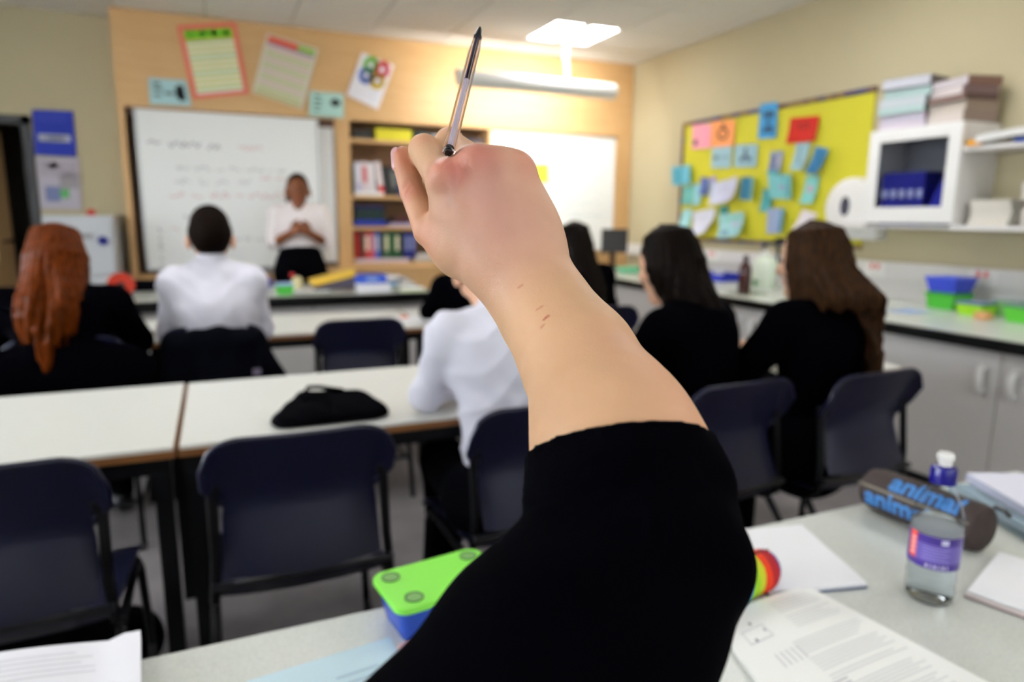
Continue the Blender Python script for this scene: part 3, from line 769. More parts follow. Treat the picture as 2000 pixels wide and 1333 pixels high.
card(((3.772, 4.996, 1.325), (3.772, 4.877, 1.33), (3.772, 4.889, 1.114), (3.772, 5.034, 1.138)), (176, 230, 232), [], 'bright cyan card at the bottom left corner of the board', 0.03)
card(((3.772, 4.868, 1.303), (3.772, 4.579, 1.338), (3.772, 4.546, 1.19), (3.772, 4.784, 1.09)), (222, 224, 238), [(.2, .3, .8, .35, (200, 202, 218))], 'white sheet at the bottom left of the board', 0.06)
card(((3.772, 3.945, 1.328), (3.772, 3.786, 1.331), (3.772, 3.798, 1.157), (3.772, 3.939, 1.144)), (140, 176, 196), [(0, 0, .5, 1, (158, 170, 200)), (.6, 0, 1, 1, (84, 148, 176))], 'grey-blue folded card at the bottom middle of the board', 0.0, 0.04)
card(((3.772, 3.657, 1.321), (3.772, 3.521, 1.291), (3.772, 3.586, 1.188), (3.772, 3.722, 1.123)), (232, 224, 228), [], 'white tilted sheet beside the seated girl with wavy hair', 0.05)

# centrefeed / jumbo roll dispenser
t = thing('paper_dispenser', 'round white towel dispenser with a dark oval window', 'dispenser', (3.75, 3.2, 1.33))
r0 = 0.19
MB().lathe([(0.0, -0.13), (r0*0.8, -0.128), (r0*0.95, -0.115), (r0, -0.09), (r0, 0.0)], (3.799, 3.2, 1.325), 36, 'x').build('cover', 'white_pl', t, smooth=True)
M['smoke'] = mat('smoked_window', (58, 58, 74), 0.2, 0.5)
ov = MB(); m = 20
ov.add([(3.666, 3.215+0.035*math.cos(2*PI*k/m), 1.335+0.06*math.sin(2*PI*k/m)) for k in range(m)]+[(3.675, 3.215+0.035*math.cos(2*PI*k/m), 1.335+0.06*math.sin(2*PI*k/m)) for k in range(m)], [tuple(range(m))]+[(k, k+m, (k+1) % m+m, (k+1) % m) for k in range(m)])
ov.build('window', 'smoke', t)
MB().box(3.70, 3.0, 1.13, 3.799, 3.38, 1.24).build('outlet', 'white_pl', t, bevel=0.01)

# glazed wall cupboard
t = thing('wall_cupboard', 'white wall cupboard with a square glazed door', 'cupboard', (3.65, 2.67, 1.21))
y0, y1, z0, z1 = 2.40, 2.94, 1.205, 1.75
MB().box(3.53, y0, z0, 3.799, y0+0.018, z1).build('side_panel', 'white_lam', t)
MB().box(3.53, y1-0.018, z0, 3.799, y1, z1).build('side_panel', 'white_lam', t)
MB().box(3.53, y0+0.018, z1-0.018, 3.799, y1-0.018, z1).build('top_panel', 'white_lam', t)
MB().box(3.53, y0+0.018, z0, 3.799, y1-0.018, z0+0.018).build('bottom_panel', 'white_lam', t)
MB().box(3.785, y0+0.018, z0+0.018, 3.799, y1-0.018, z1-0.018).build('back_panel', 'grey_pl', t)
dfm = MB(); fw = 0.068; dz0 = 1.235
dfm.box(3.505, y0, dz0, 3.528, y0+fw, z1).box(3.505, y1-fw, dz0, 3.528, y1, z1).box(3.505, y0+fw, dz0, 3.528, y1-fw, dz0+fw+0.02).box(3.505, y0+fw, z1-fw, 3.528, y1-fw, z1)
dd = dfm.build('door', 'white_pl', t, bevel=0.003)
MB().box(3.514, y0+fw, dz0+fw+0.02, 3.518, y1-fw, z1-fw).build('pane', mat('cupboard_glass', (235, 238, 245), 0.02, 0.2, trans=1.0, ior=1.08), dd)
MB().box(3.49, y0-1.2, z0-0.001, 3.799, y0-0.001, z0+0.022).build('shelf', 'white_lam', thing('open_shelf', 'long white open wall shelf right of the glazed cupboard', 'shelf', (3.65, 1.8, 1.2)))
os_ = bpy.data.objects['open_shelf']
MB().box(3.52, y0-1.2, 1.60, 3.799, y0-0.001, 1.622).build('shelf', 'white_lam', os_)
MB().box(3.52, y0-1.2, 1.227, 3.799, y0-1.18, 1.60).build('side_panel', 'white_lam', os_)
solo('wall_ledge', MB().box(3.56, y1+0.001, 1.205, 3.799, y1+0.30, 1.235), 'white_lam', 'short white ledge under the towel dispenser', 'shelf')

def vfile(y, x, z, w, h, d, c, lab, lean=0.0, lc=None, group=None):
    """upright file whose spine faces -x"""
    t = thing('box_file', lab, 'binder', (x, y, z), 0, group)
    Rm = Matrix.Rotation(lean, 3, 'X'); lift = abs(math.sin(lean))*w/2+0.0006
    def bx(a0, b0, c0, a1, b1, c1):
        return MB().obox(Vector((x, y, z+lift))+Rm @ Vector(((a0+a1)/2, (b0+b1)/2, (c0+c1)/2)), (a1-a0, b1-b0, c1-c0), Rm)
    bx(0, -w/2, 0, 0.004, w/2, h).build('spine', binder_mat(c), t)
    bx(0.004, -w/2, 0, d, -w/2+0.003, h).build('cover', binder_mat(c), t)
    bx(0.004, w/2-0.003, 0, d, w/2, h).build('cover', binder_mat(c), t)
    bx(0.006, -w/2+0.004, 0.004, d-0.01, w/2-0.004, h-0.01).build('pages', 'paper_edge', t)
    if lc: bx(-0.001, -w/2+0.010, h*0.52, 0.0, w/2-0.010, h*0.68).build('spine_label', binder_mat(lc), t)
    return t
nm = ['first', 'second', 'third', 'fourth', 'fifth']
for k in range(5):
    vfile(2.85-k*0.053, 3.56, z0+0.018, 0.050, 0.29, 0.2, (28, 30, 130), nm[k]+' upright navy file from the left in the glazed cupboard', 0, (200, 204, 230), 'navy files in the glazed cupboard')
vfile(2.592, 3.56, z0+0.02, 0.045, 0.275, 0.2, (30, 34, 150), 'navy file leaning right in the glazed cupboard', 0.42, None, 'navy files in the glazed cupboard')
vfile(2.535, 3.56, z0+0.02, 0.035, 0.25, 0.2, (36, 40, 156), 'rightmost leaning file in the glazed cupboard', 0.30, None, 'navy files in the glazed cupboard')

def stack(name, cx, cy, z, w, d, hs, cols, lab, cat, seed, rz=0.0, jit=0.01, group=None, tint=None):
    """a pile: every booklet is a thing"""
    rr = random.Random(seed); zz = z
    for k, h in enumerate(hs):
        c = cols[k % len(cols)]
        pos = 'lowest' if k == 0 else ('topmost' if k == len(hs)-1 else nm[min(k, 4)]+' from the bottom')
        t = thing(name, '%s, %s' % (lab, pos), cat, (cx+rr.uniform(-jit, jit), cy+rr.uniform(-jit, jit), zz), rz+rr.uniform(-.06, .06), group)
        MB().box(-w/2+.002, -d/2+.002, 0.001, w/2-.002, d/2-.002, h-0.001).build('pages', binder_mat(tint[k % len(tint)]) if tint else 'paper_edge', t, world=False)
        MB().box(-w/2, -d/2, 0.0, w/2, d/2, 0.001).box(-w/2, -d/2, h-0.001, w/2, d/2, h).box(-w/2, -d/2, 0.001, w/2, -d/2+0.001, h-0.001).build('cover', binder_mat(c), t, world=False)
        zz += h+0.0004
g = 'booklets piled on the wall cupboard'
stack('booklet', 3.66, 2.80, 1.7505, .21, .26, [.04, .045, .035, .05, .05, .055], [(170, 160, 176), (120, 84, 100), (116, 136, 130), (96, 112, 108), (70, 78, 76), (96, 90, 98)], 'booklet in the left pile above the cupboard', 'booklet', 3, 0.15, 0.012, g, [(206, 196, 206), (196, 190, 204), (176, 200, 196), (190, 196, 200), (172, 196, 192), (186, 186, 194)])
stack('booklet', 3.66, 2.52, 1.7505, .2, .24, [.06, .05, .03, .04, .045], [(140, 122, 112), (150, 130, 116), (90, 70, 64), (130, 104, 104), (128, 96, 84)], 'booklet in the right pile above the cupboard', 'booklet', 5, -0.25, 0.012, g, [(206, 196, 188), (204, 194, 182), (120, 96, 88), (212, 202, 200), (196, 188, 192)])
stack('booklet', 3.66, 2.25, 1.2275, .2, .20, [.025, .03, .03, .03, .012], [(214, 214, 204), (222, 222, 214), (206, 208, 200)], 'exercise book in the cream pile on the open shelf', 'booklet', 8, 0.0, 0.004, 'cream exercise books on the open shelf')
stack('booklet', 3.64, 2.00, 1.2275, .2, .20, [.012, .035, .035, .04, .04, .04], [(60, 44, 50), (206, 190, 196), (176, 150, 160), (214, 206, 210)], 'booklet in the pinkish pile on the open shelf', 'booklet', 11, 0.2, 0.012, 'pinkish booklets on the open shelf')
sh = MB()
sh.grid(lambda u, v: (3.50+0.28*v, 2.33-0.75*u, 1.66+0.05*math.sin(u*2.2+0.6)-0.02*(1-v)), 8, 3, thick=0.035)
solo('white_sheet_roll', sh, 'white_pl', 'glossy white board lying on the upper open shelf', 'board', smooth=True)
flat = thing('blue_folder', 'blue folder under the glossy white board', 'folder', (3.62, 2.0, 1.6225))
MB().box(3.515, 1.7, 1.623, 3.75, 2.15, 1.64).build('cover', binder_mat((32, 66, 150)), flat)
solo('orange_tape', MB().lathe([(0.022, 0), (0.035, 0), (0.035, 0.028), (0.022, 0.028)], (3.54, 2.35, 1.6225), 18), binder_mat((230, 160, 40)), 'orange tape roll at the left end of the upper shelf', 'tape', smooth=True)

# trunking with sockets
struct('trim_8', MB().box(3.755, -2.5, 0.90, 3.799, 5.86, 1.0), 'white_lam')
struct('trim_9', MB().box(3.785, -2.5, 0.7905, 3.799, 5.18, 0.899), 'white_lam')
for k, y in enumerate((4.55, 3.015, 2.36)):
    lab = ['furthest', 'middle', 'nearest'][k]+' white double socket with red switches on the right wall'
    t = thing('wall_socket', lab, 'socket', (3.75, y, 0.95), 0, 'sockets along the right wall')
    MB().box(3.745, y-0.073, 0.907, 3.7545, y+0.073, 0.993).build('plate', 'white_pl', t, bevel=0.002)
    for s in (-1, 1): MB().box(3.740, y+s*0.02-0.008, 0.955, 3.7448, y+s*0.02+0.008, 0.985).build('switch', binder_mat((214, 60, 56)), t)

# worktop and base units
WZ = 0.79
t = thing('worktop', 'long pale worktop with black front edge along the right wall', 'worktop', (3.3, 2.0, WZ))
MB().box(2.81, -2.4, WZ-0.038, 3.784, 5.15, WZ).build('surface', 'worktop', t)
MB().box(2.785, -2.4, WZ-0.045, 2.8095, 5.15, WZ+0.001).build('edging', 'edge_black', t)
yb = [5.12-0.905-k*0.0 for k in range(1)]
bounds = [5.12]+[3.097+0.715+0.0]+[3.097, 2.38, 1.666, 0.95, 0.235, -0.48, -1.2, -1.92]
bounds = [5.12, 4.55, 3.82, 3.097, 2.38, 1.666, 0.95, 0.235, -0.48, -1.2]
for k in range(0, len(bounds)-1):
    b1, b0 = bounds[k], bounds[k+1]
    t = thing('base_unit', 'white base cupboard, %s from the far end of the worktop' % ['first', 'second', 'third', 'fourth', 'fifth', 'sixth', 'seventh', 'eighth', 'ninth'][k], 'cupboard', (3.3, (b0+b1)/2, 0), 0, 'white base units under the worktop')
    MB().box(2.852, b0+0.001, 0.13, 3.784, b1-0.001, WZ-0.0385).build('carcass', 'white_lam', t)
    dr = MB().box(2.832, b0+0.003, 0.135, 2.851, b1-0.003, WZ-0.048).build('door', 'white_lam', t, bevel=0.0015)
    hy = b0+0.06 if k % 2 == 0 else b1-0.06
    zc = 0.62
    MB().tube([(2.832, hy, zc+0.05), (2.812, hy, zc+0.048), (2.803, hy, zc+0.03), (2.803, hy, zc-0.03), (2.812, hy, zc-0.048), (2.832, hy, zc-0.05)], 0.015, 10).build('handle', 'white_pl', dr, smooth=True)
    MB().box(2.90, b0+0.001, 0.0, 3.784, b1-0.001, 0.129).build('plinth', 'black_pl', t)

# things on the worktop
def tub(name, x, y, z, w, d, h, c, lab, cat='tub', lid=None, rz=0.0, taper=0.85, trans=False):
    t = thing(name, lab, cat, (x, y, z), rz)
    def ringp(w_, d_, zz): return [(-w_/2, -d_/2, zz), (w_/2, -d_/2, zz), (w_/2, d_/2, zz), (-w_/2, d_/2, zz)]
    mb = MB(); k = taper; e = 0.004
    vs = ringp(w*k, d*k, 0.0005)+ringp(w, d, h)+ringp(w-2*e, d-2*e, h)+ringp(w*k-2*e, d*k-2*e, e)
    fs = [(3, 2, 1, 0)]
    for a in (0, 4, 8):
        for i in range(4): fs.append((a+i, a+(i+1) % 4, a+4+(i+1) % 4, a+4+i))
    fs.append((12, 13, 14, 15))
    mb.add(vs, fs).build('body', binder_mat(c) if isinstance(c, tuple) else c, t, world=False, bevel=0.006)
    MB().box(-w/2-.004, -d/2-.004, h, w/2+.004, d/2+.004, h+.012).build('lid', binder_mat(lid or c) if isinstance(lid or c, tuple) else (lid or c), t, world=False, bevel=0.004)
    return t
tub('storage_tub', 3.56, 2.40, WZ, .16, .16, .075, (70, 170, 50), 'green tub under the blue tub on the right worktop', lid=(60, 150, 46))
tub('storage_tub', 3.56, 2.40, WZ+.0875, .17, .17, .07, (52, 70, 190), 'royal blue tub stacked on the green tub', lid=(64, 84, 204), taper=0.8)
tub('storage_tub', 3.45, 2.18, WZ, .13, .13, .055, (160, 220, 40), 'lime tub with a blue-grey lid right of the blue tub', lid=(96, 120, 150))
tub('storage_tub', 3.56, 2.08, WZ, .12, .12, .075, (130, 180, 110), 'pale green tub at the back of the worktop', lid=(150, 160, 160))
tub('storage_tub', 3.45, 1.90, WZ, .2, .2, .07, (96, 200, 60), 'wide green tub at the right edge of the photo', lid=(90, 130, 110))
solo('pink_sponge', MB().box(3.30, 2.04, WZ+.0005, 3.36, 2.10, WZ+.035), binder_mat((214, 160, 110)), 'small tan sponge before the green tubs', 'sponge', bevel=0.006)
solo('blue_leaflet', MB().box(3.16, 2.32, WZ+.0004, 3.34, 2.46, WZ+.0014), binder_mat((140, 168, 210)), 'pale blue leaflet lying flat on the worktop', 'leaflet')
t = thing('tray', 'navy plastic tray with a white cup behind the dark haired girl', 'tray', (3.55, 4.2, WZ))
MB().box(3.42, 4.02, WZ+.0005, 3.68, 4.40, WZ+.012).box(3.42, 4.02, WZ+.012, 3.43, 4.40, WZ+.05).box(3.67, 4.02, WZ+.012, 3.68, 4.40, WZ+.05).box(3.43, 4.02, WZ+.012, 3.67, 4.03, WZ+.05).box(3.43, 4.39, WZ+.012, 3.67, 4.40, WZ+.05).build('body', binder_mat((30, 46, 170)), t)
solo('white_cup', MB().lathe([(0, 0.0), (.035, 0), (.05, .075), (.046, .075), (.03, .006), (0, .006)], (3.55, 4.22, WZ+.0125), 20), 'white_pl', 'white cup in the navy tray', 'cup', smooth=True)
def bottle(name, x, y, z, prof_, m, lab, capc=None, n=22, cat='bottle'):
    t = thing(name, lab, cat, (x, y, z))
    MB().lathe(prof_, (0, 0, 0.0005), n).build('body', m, t, world=False, smooth=True, angle=60)
    return t
M['amber'] = mat('amber_glass', (58, 16, 8), 0.15, 0.5)
t = bottle('reagent_bottle', 3.16, 3.50, WZ, [(0, 0), (.038, 0), (.04, .01), (.04, .13), (.034, .16), (.016, .185), (.014, .20), (0, .20)], 'amber', 'dark brown reagent bottle by the sink')
MB().lathe([(0, .2), (.018, .2), (.018, .228), (0, .228)], (0, 0, 0), 16).build('cap', binder_mat((34, 14, 12)), t, world=False, smooth=True)
M['hdpe'] = mat('clear_hdpe', (214, 224, 206), 0.4, 0.4)
for k, (x, y) in enumerate(((3.42, 3.60), (3.50, 3.38))):
    t = bottle('wash_carboy', x, y, WZ, [(0, 0), (.075, 0), (.08, .015), (.08, .17), (.06, .20), (.025, .215), (.025, .225), (0, .225)], 'hdpe', ['pale plastic carboy beside the brown bottle', 'pale plastic carboy nearer the wavy haired girl'][k], cat='carboy')
    MB().lathe([(0, .225), (.03, .225), (.03, .25), (0, .25)], (0, 0, 0), 16).build('cap', 'white_pl', t, world=False, smooth=True)
    MB().tube([(-0.078, -.02, .04), (-.105, -.03, .04)], 0.009, 8).box(-.115, -.036, .02, -.1, -.022, .06).build('tap', binder_mat((40, 120, 60)), t, world=False)
t = thing('sink_tap', 'dark lab tap on the wall behind the sink', 'tap', (3.70, 3.78, WZ))
MB().tube([(3.70, 3.78, WZ+.0005), (3.70, 3.78, WZ+.25), (3.68, 3.78, WZ+.29), (3.62, 3.78, WZ+.30), (3.57, 3.78, WZ+.28), (3.56, 3.78, WZ+.22)], 0.012, 10).build('spout', 'dark_pl', t, smooth=True)
MB().box(3.69, 3.75, WZ+.29, 3.74, 3.81, WZ+.33).build('head', 'black_pl', t, bevel=0.004)
t = thing('drip_sink', 'small oval steel sink set in the worktop', 'sink', (3.05, 3.35, WZ))
MB().lathe([(.0, .001), (.10, .001), (.125, .004), (.135, .001), (.137, .0005)], (0, 0, 0), 28).build('rim', 'steel', t, world=False, smooth=True)
tub('green_tray', 3.24, 5.0, WZ, .16, .14, .035, (110, 196, 150), 'mint green tray at the far end of the worktop', 'tray', lid=(120, 206, 160))
solo('black_bag', MB().lathe([(0, 0), (.09, 0), (.11, .05), (.09, .10), (.03, .13), (0, .13)], (3.55, 4.98, WZ), 18), 'black_cloth', 'black pouch beside the mint green tray', 'pouch', smooth=True)

# computer desk and monitor
t = thing('computer_desk', 'beech edged computer desk in the far right corner', 'desk', (3.0, 5.55, 0))
MB().box(2.35, 5.2, 0.755, 3.63, 5.89, 0.78).build('top', 'worktop', t)
MB().box(2.345, 5.185, 0.752, 3.63, 5.1995, 0.782).build('edging', 'edge_wood', t)
MB().box(2.40, 5.28, 0.60, 3.1, 5.85, 0.618).build('shelf', 'beech_h', t)
for x in (2.36, 3.10): MB().box(x, 5.22, 0, x+0.03, 5.87, 0.7545).build('side_panel', 'beech', t)
t = thing('monitor', 'small dark flat monitor on the corner computer desk', 'monitor', (3.41, 5.55, 0.78))
MB().box(3.27, 5.50, 0.93, 3.54, 5.53, 1.15).build('housing', 'dark_pl', t, bevel=0.004)
MB().box(3.285, 5.497, 0.945, 3.525, 5.4995, 1.135).build('screen', mat('off_screen', (58, 58, 62), 0.25), t)
MB().box(3.385, 5.53, 0.80, 3.425, 5.56, 1.0).box(3.32, 5.45, 0.7805, 3.49, 5.62, 0.80).build('stand', 'black_pl', t)
t = thing('keyboard', 'pale keyboard on the corner desk before the monitor', 'keyboard', (3.0, 5.35, 0.78))
MB().box(2.82, 5.26, 0.7805, 3.2, 5.40, 0.797).build('base', 'white_pl', t)
kb = MB()
for i in range(14):
    for j in range(4): kb.box(2.83+i*.026, 5.27+j*.03, .7972, 2.852+i*.026, 5.295+j*.03, .803)
kb.build('keys', 'white_pl', t)['kind'] = 'stuff'

# ================================================================ TABLES
def table(x0, x1, y0, y1, z, top, label, group, edge='edge_wood'):
    t = thing('classroom_table', label, 'table', ((x0+x1)/2, (y0+y1)/2, 0), 0, group)
    e = 0.004
    MB().box(x0+e, y0+e, z-0.025, x1-e, y1-e, z).build('top', top, t)
    MB().box(x0, y0, z-0.026, x1, y0+e, z-0.009).box(x0, y1-e, z-0.026, x1, y1, z-0.004).box(x0, y0+e, z-0.026, x0+e, y1-e, z-0.004).box(x1-e, y0+e, z-0.026, x1, y1-e, z-0.004).build('edging', edge, t)
    fr = MB(); i = 0.012
    fr.box(x0+i, y0+i, z-0.066, x1-i, y0+i+0.025, z-0.0265).box(x0+i, y1-i-0.025, z-0.066, x1-i, y1-i, z-0.0265)
    fr.box(x0+i, y0+i+0.025, z-0.066, x0+i+0.025, y1-i-0.025, z-0.0265).box(x1-i-0.025, y0+i+0.025, z-0.066, x1-i, y1-i-0.025, z-0.0265)
    fr.build('frame', 'frame', t)
    for a in (x0+i, x1-i-0.038):
        for b in (y0+i, y1-i-0.038):
            MB().box(a, b, 0.0, a+0.038, b+0.038, z-0.0665).build('leg', 'frame', t)
    return t
TZ = 0.72
G = 'white tables of the middle row'
table(-1.312, -0.118, 1.69, 2.36, TZ, 'tabletop', 'white topped table at the left of the middle row', G)
table(-0.112, 1.09, 1.69, 2.35, TZ, 'tabletop', 'white topped table with the black bag, middle row', G)
table(1.10, 2.30, 1.69, 2.35, TZ, 'tabletop', 'white topped table before the two girls on the right', G)
G = 'white tables of the front row'
table(-1.49, -0.288, 3.20, 3.85, TZ, 'tabletop', 'white topped table before the red haired girl', G)
table(-0.282, 0.93, 3.20, 3.85, TZ, 'tabletop', 'white topped table before the boy in a white shirt', G)
table(0.94, 2.14, 3.20, 3.85, TZ, 'tabletop', 'white topped table before the two girls in black', G)
G = 'speckled desks nearest the camera'
table(-0.90, 0.34, 0.22, 0.86, TZ, 'table_near', 'speckled pale desk under the green lidded box', G, 'table_near')
table(0.343, 1.56, 0.22, 0.86, TZ, 'table_near', 'speckled pale desk under the water bottle', G, 'table_near')

# demonstration bench
t = thing('demonstration_bench', 'long white topped demonstration bench with a thick black edge', 'bench', (0.3, 4.5, 0))
MB().box(-0.95, 4.13, 0.745, 1.25, 4.90, 0.78).build('top', 'worktop', t)
MB().box(-0.955, 4.105, 0.726, 1.255, 4.129, 0.783).build('edging', 'edge_black', t)
MB().box(-0.92, 4.16, 0.0, -0.2, 4.86, 0.7445).box(-0.19, 4.16, 0.0, 0.5, 4.86, 0.7445).box(0.51, 4.16, 0, 1.19, 4.86, 0.7445).build('carcass', 'white_lam', t)

# ================================================================ CHAIR
def make_chair():
    t = thing('school_chair', 'x', 'chair', (0, 0, 0))
    def back(u, v):
        a = 2*u-1; z0_, z1_ = 0.515, 0.812
        top = z1_-0.062*(1-math.sqrt(max(0, 1-(max(0, abs(a)-0.6)/0.4)**2)))
        z = z0_+(top-z0_)*v
        s = min(1, max(0, (z-0.675)/0.03)); s = s*s*(3-2*s)
        wd = 0.158+(0.192-0.158)*s
        y = -0.215+0.06*math.sin(PI*min(1, v/.7)*.5)-0.055*max(0, (v-.5)/.5)**1.2+0.03*a*a*(1-v*.5)
        return (a*wd, y, z)
    MB().grid(lambda u, v: back(1-u, v), 18, 12, thick=0.006).build('backrest', 'chair', t, world=False, smooth=True)
    rim = [back(u, 1.0) for u in [i/24 for i in range(25)]]
    rim = [back(0, .62), back(0, .8)]+rim+[back(1, .8), back(1, .62)]
    MB().tube([(p[0], p[1]-0.001, p[2]) for p in rim], 0.0065, 8).build('rim', 'chair', t, world=False, smooth=True)
    def seat(u, v):
        a = 2*u-1; y = -0.19+0.41*v
        z = 0.455-0.015*math.sin(PI*v)*(1-a*a)+(0.045*max(0, 1-v/0.12)**2)-0.035*max(0, (v-0.85)/0.15)**2+0.008*a*a
        return (a*(0.17+0.03*v), y, z)
    MB().grid(seat, 14, 14, thick=0.006).build('seat', 'chair', t, world=False, smooth=True)
    fr = 'frame'
    for s in (-1, 1):
        MB().tube([(s*.176, -.152, .715), (s*.176, -.172, .55), (s*.183, -.172, .462), (s*.186, -.12, .43), (s*.186, .15, .43)], 0.0105, 8).build('upright', fr, t, world=False, smooth=True)
        MB().tube([(s*.186, -.14, .43), (s*.188, -.20, .36), (s*.195, -.235, .2), (s*.20, -.255, .004)], 0.0105, 8).build('leg', fr, t, world=False, smooth=True)
        MB().tube([(s*.186, .15, .43), (s*.188, .19, .39), (s*.195, .205, .2), (s*.20, .215, .004)], 0.0105, 8).build('leg', fr, t, world=False, smooth=True)
        MB().tube([(s*.197, -.238, .17), (s*.199, -.1, .155), (s*.199, .1, .155), (s*.197, .205, .17)], 0.008, 8).build('side_rail', fr, t, world=False, smooth=True)
        MB().box(min(s*.160, s*.192), -.168, .690, max(s*.160, s*.192), -.150, .708).build('bracket', fr, t, world=False, bevel=0.002)
    MB().tube([(-.186, -.19, .50), (.186, -.19, .50)], 0.0095, 8).build('cross_bar', 'frame_navy', t, world=False, smooth=True)
    MB().tube([(-.197, -.238, .19), (.197, -.238, .19)], 0.0085, 8).build('cross_bar', 'frame_navy', t, world=False, smooth=True)
    MB().tube([(-.186, .13, .427), (.186, .13, .427)], 0.0095, 8).build('cross_bar', fr, t, world=False, smooth=True)
    return t
chair0 = make_chair(); used = False
def chair(x, y, rz, label, group):
    global used
    c = chair0 if not used else copy_tree(chair0); used = True
    c.location = (x, y, 0); c.rotation_euler = (0, 0, rz); tag(c, label, 'chair', group)
    return c
G = 'navy plastic chairs of the middle row'
chair(-0.41, 1.60, 0.0, 'navy plastic chair at the bottom left, turned away', G)
chair(0.135, 1.60, 0.0, 'empty navy plastic chair in the middle before the black bag', G)
chair(0.70, 1.60, 0.0, 'navy chair under the boy leaning in a white shirt', G)
chair(1.28, 1.60, 0.06, 'navy chair under the girl with straight dark hair', G)
chair(1.755, 1.56, 0.02, 'navy chair at the right under the wavy haired girl', G)
G = 'navy plastic chairs of the front row'
chair(-0.52, 3.00, 0.0, 'navy chair under the red haired girl', G)
chair(-0.03, 3.12, 0.0, 'navy chair draped with a black coat', G)
chair(0.545, 3.10, 0.0, 'empty navy chair in the front row', G)
chair(1.22, 3.12, -0.1, 'navy chair under the girl bent over the desk', G)
chair(1.78, 3.12, -0.1, 'navy chair under the far girl with long black hair', G)
chair(-0.13, -0.06, 0.0, 'navy chair of the pupil with the raised arm', 'chairs behind the camera')

# ================================================================ PEOPLE
def rgbfn(base, spots):
    """vertex colours: base colour with soft coloured patches (centre, radius, colour, strength)"""
    def f(V):
        c = np.tile(np.array(lin(base)), (len(V), 1))
        for p, r, col, s in spots:
            if hasattr(p[0], "__len__"):
                a = np.array(p[0], float); b = np.array(p[1], float); ba = b-a
                h = np.clip((V-a)@ba/(ba@ba), 0, 1); d = np.linalg.norm(V-a-np.outer(h, ba), axis=1)
            else: d = np.linalg.norm(V-np.array(p, float), axis=1)
            w_ = (s*np.clip(1-d/r, 0, 1)**1.2)[:, None] if r > 0.003 else (s*(d < r))[:, None]*1.0
            c = c*(1-w_)+np.array(lin(col))*w_
        return c
    return f

def hand(bl, wrist, dirv, side, palm, s=1.0, curl=0.35):
    """palm plus four fingers and a thumb; side = towards the thumb, palm = towards the palm"""
    w_ = Vector(wrist); d = Vector(dirv).normalized(); sd = Vector(side); sd = (sd-d*sd.dot(d)).normalized(); pn = Vector(palm)
    pn = (pn-d*pn.dot(d)-sd*pn.dot(sd)).normalized()
    for k, (o, L, r) in enumerate(((.024, .085, .0082), (.008, .09, .0085), (-.008, .087, .008), (-.023, .08, .007))):
        m = w_+d*(L*0.95*s)+sd*o*s
        bl.cap(w_+sd*o*0.5*s, m, .013*s, .0105*s, k=.012)
        fl = (.075, .083, .077, .06)[k]*s
        a1 = curl; a2 = curl*2.2; a3 = curl*3.0
        p1 = m+(d*math.cos(a1)+pn*math.sin(a1))*fl*.45
        p2 = p1+(d*math.cos(a2)+pn*math.sin(a2))*fl*.30
        p3 = p2+(d*math.cos(a3)+pn*math.sin(a3))*fl*.22
        bl.chain([m, p1, p2, p3], [r*s, r*.95*s, r*.88*s, r*.75*s], k=.003)
    t0 = w_+d*.025*s+sd*.02*s; t1 = t0+(d*.6+sd*.6+pn*.3).normalized()*.042*s
    t2 = t1+(d*.85+sd*.25+pn*.35).normalized()*.03*s; t3 = t2+(d*.95+pn*.3).normalized()*.024*s
    bl.chain([w_+d*.01*s, t1, t2, t3], [.014*s, .011*s, .0095*s, .0075*s], k=.008)

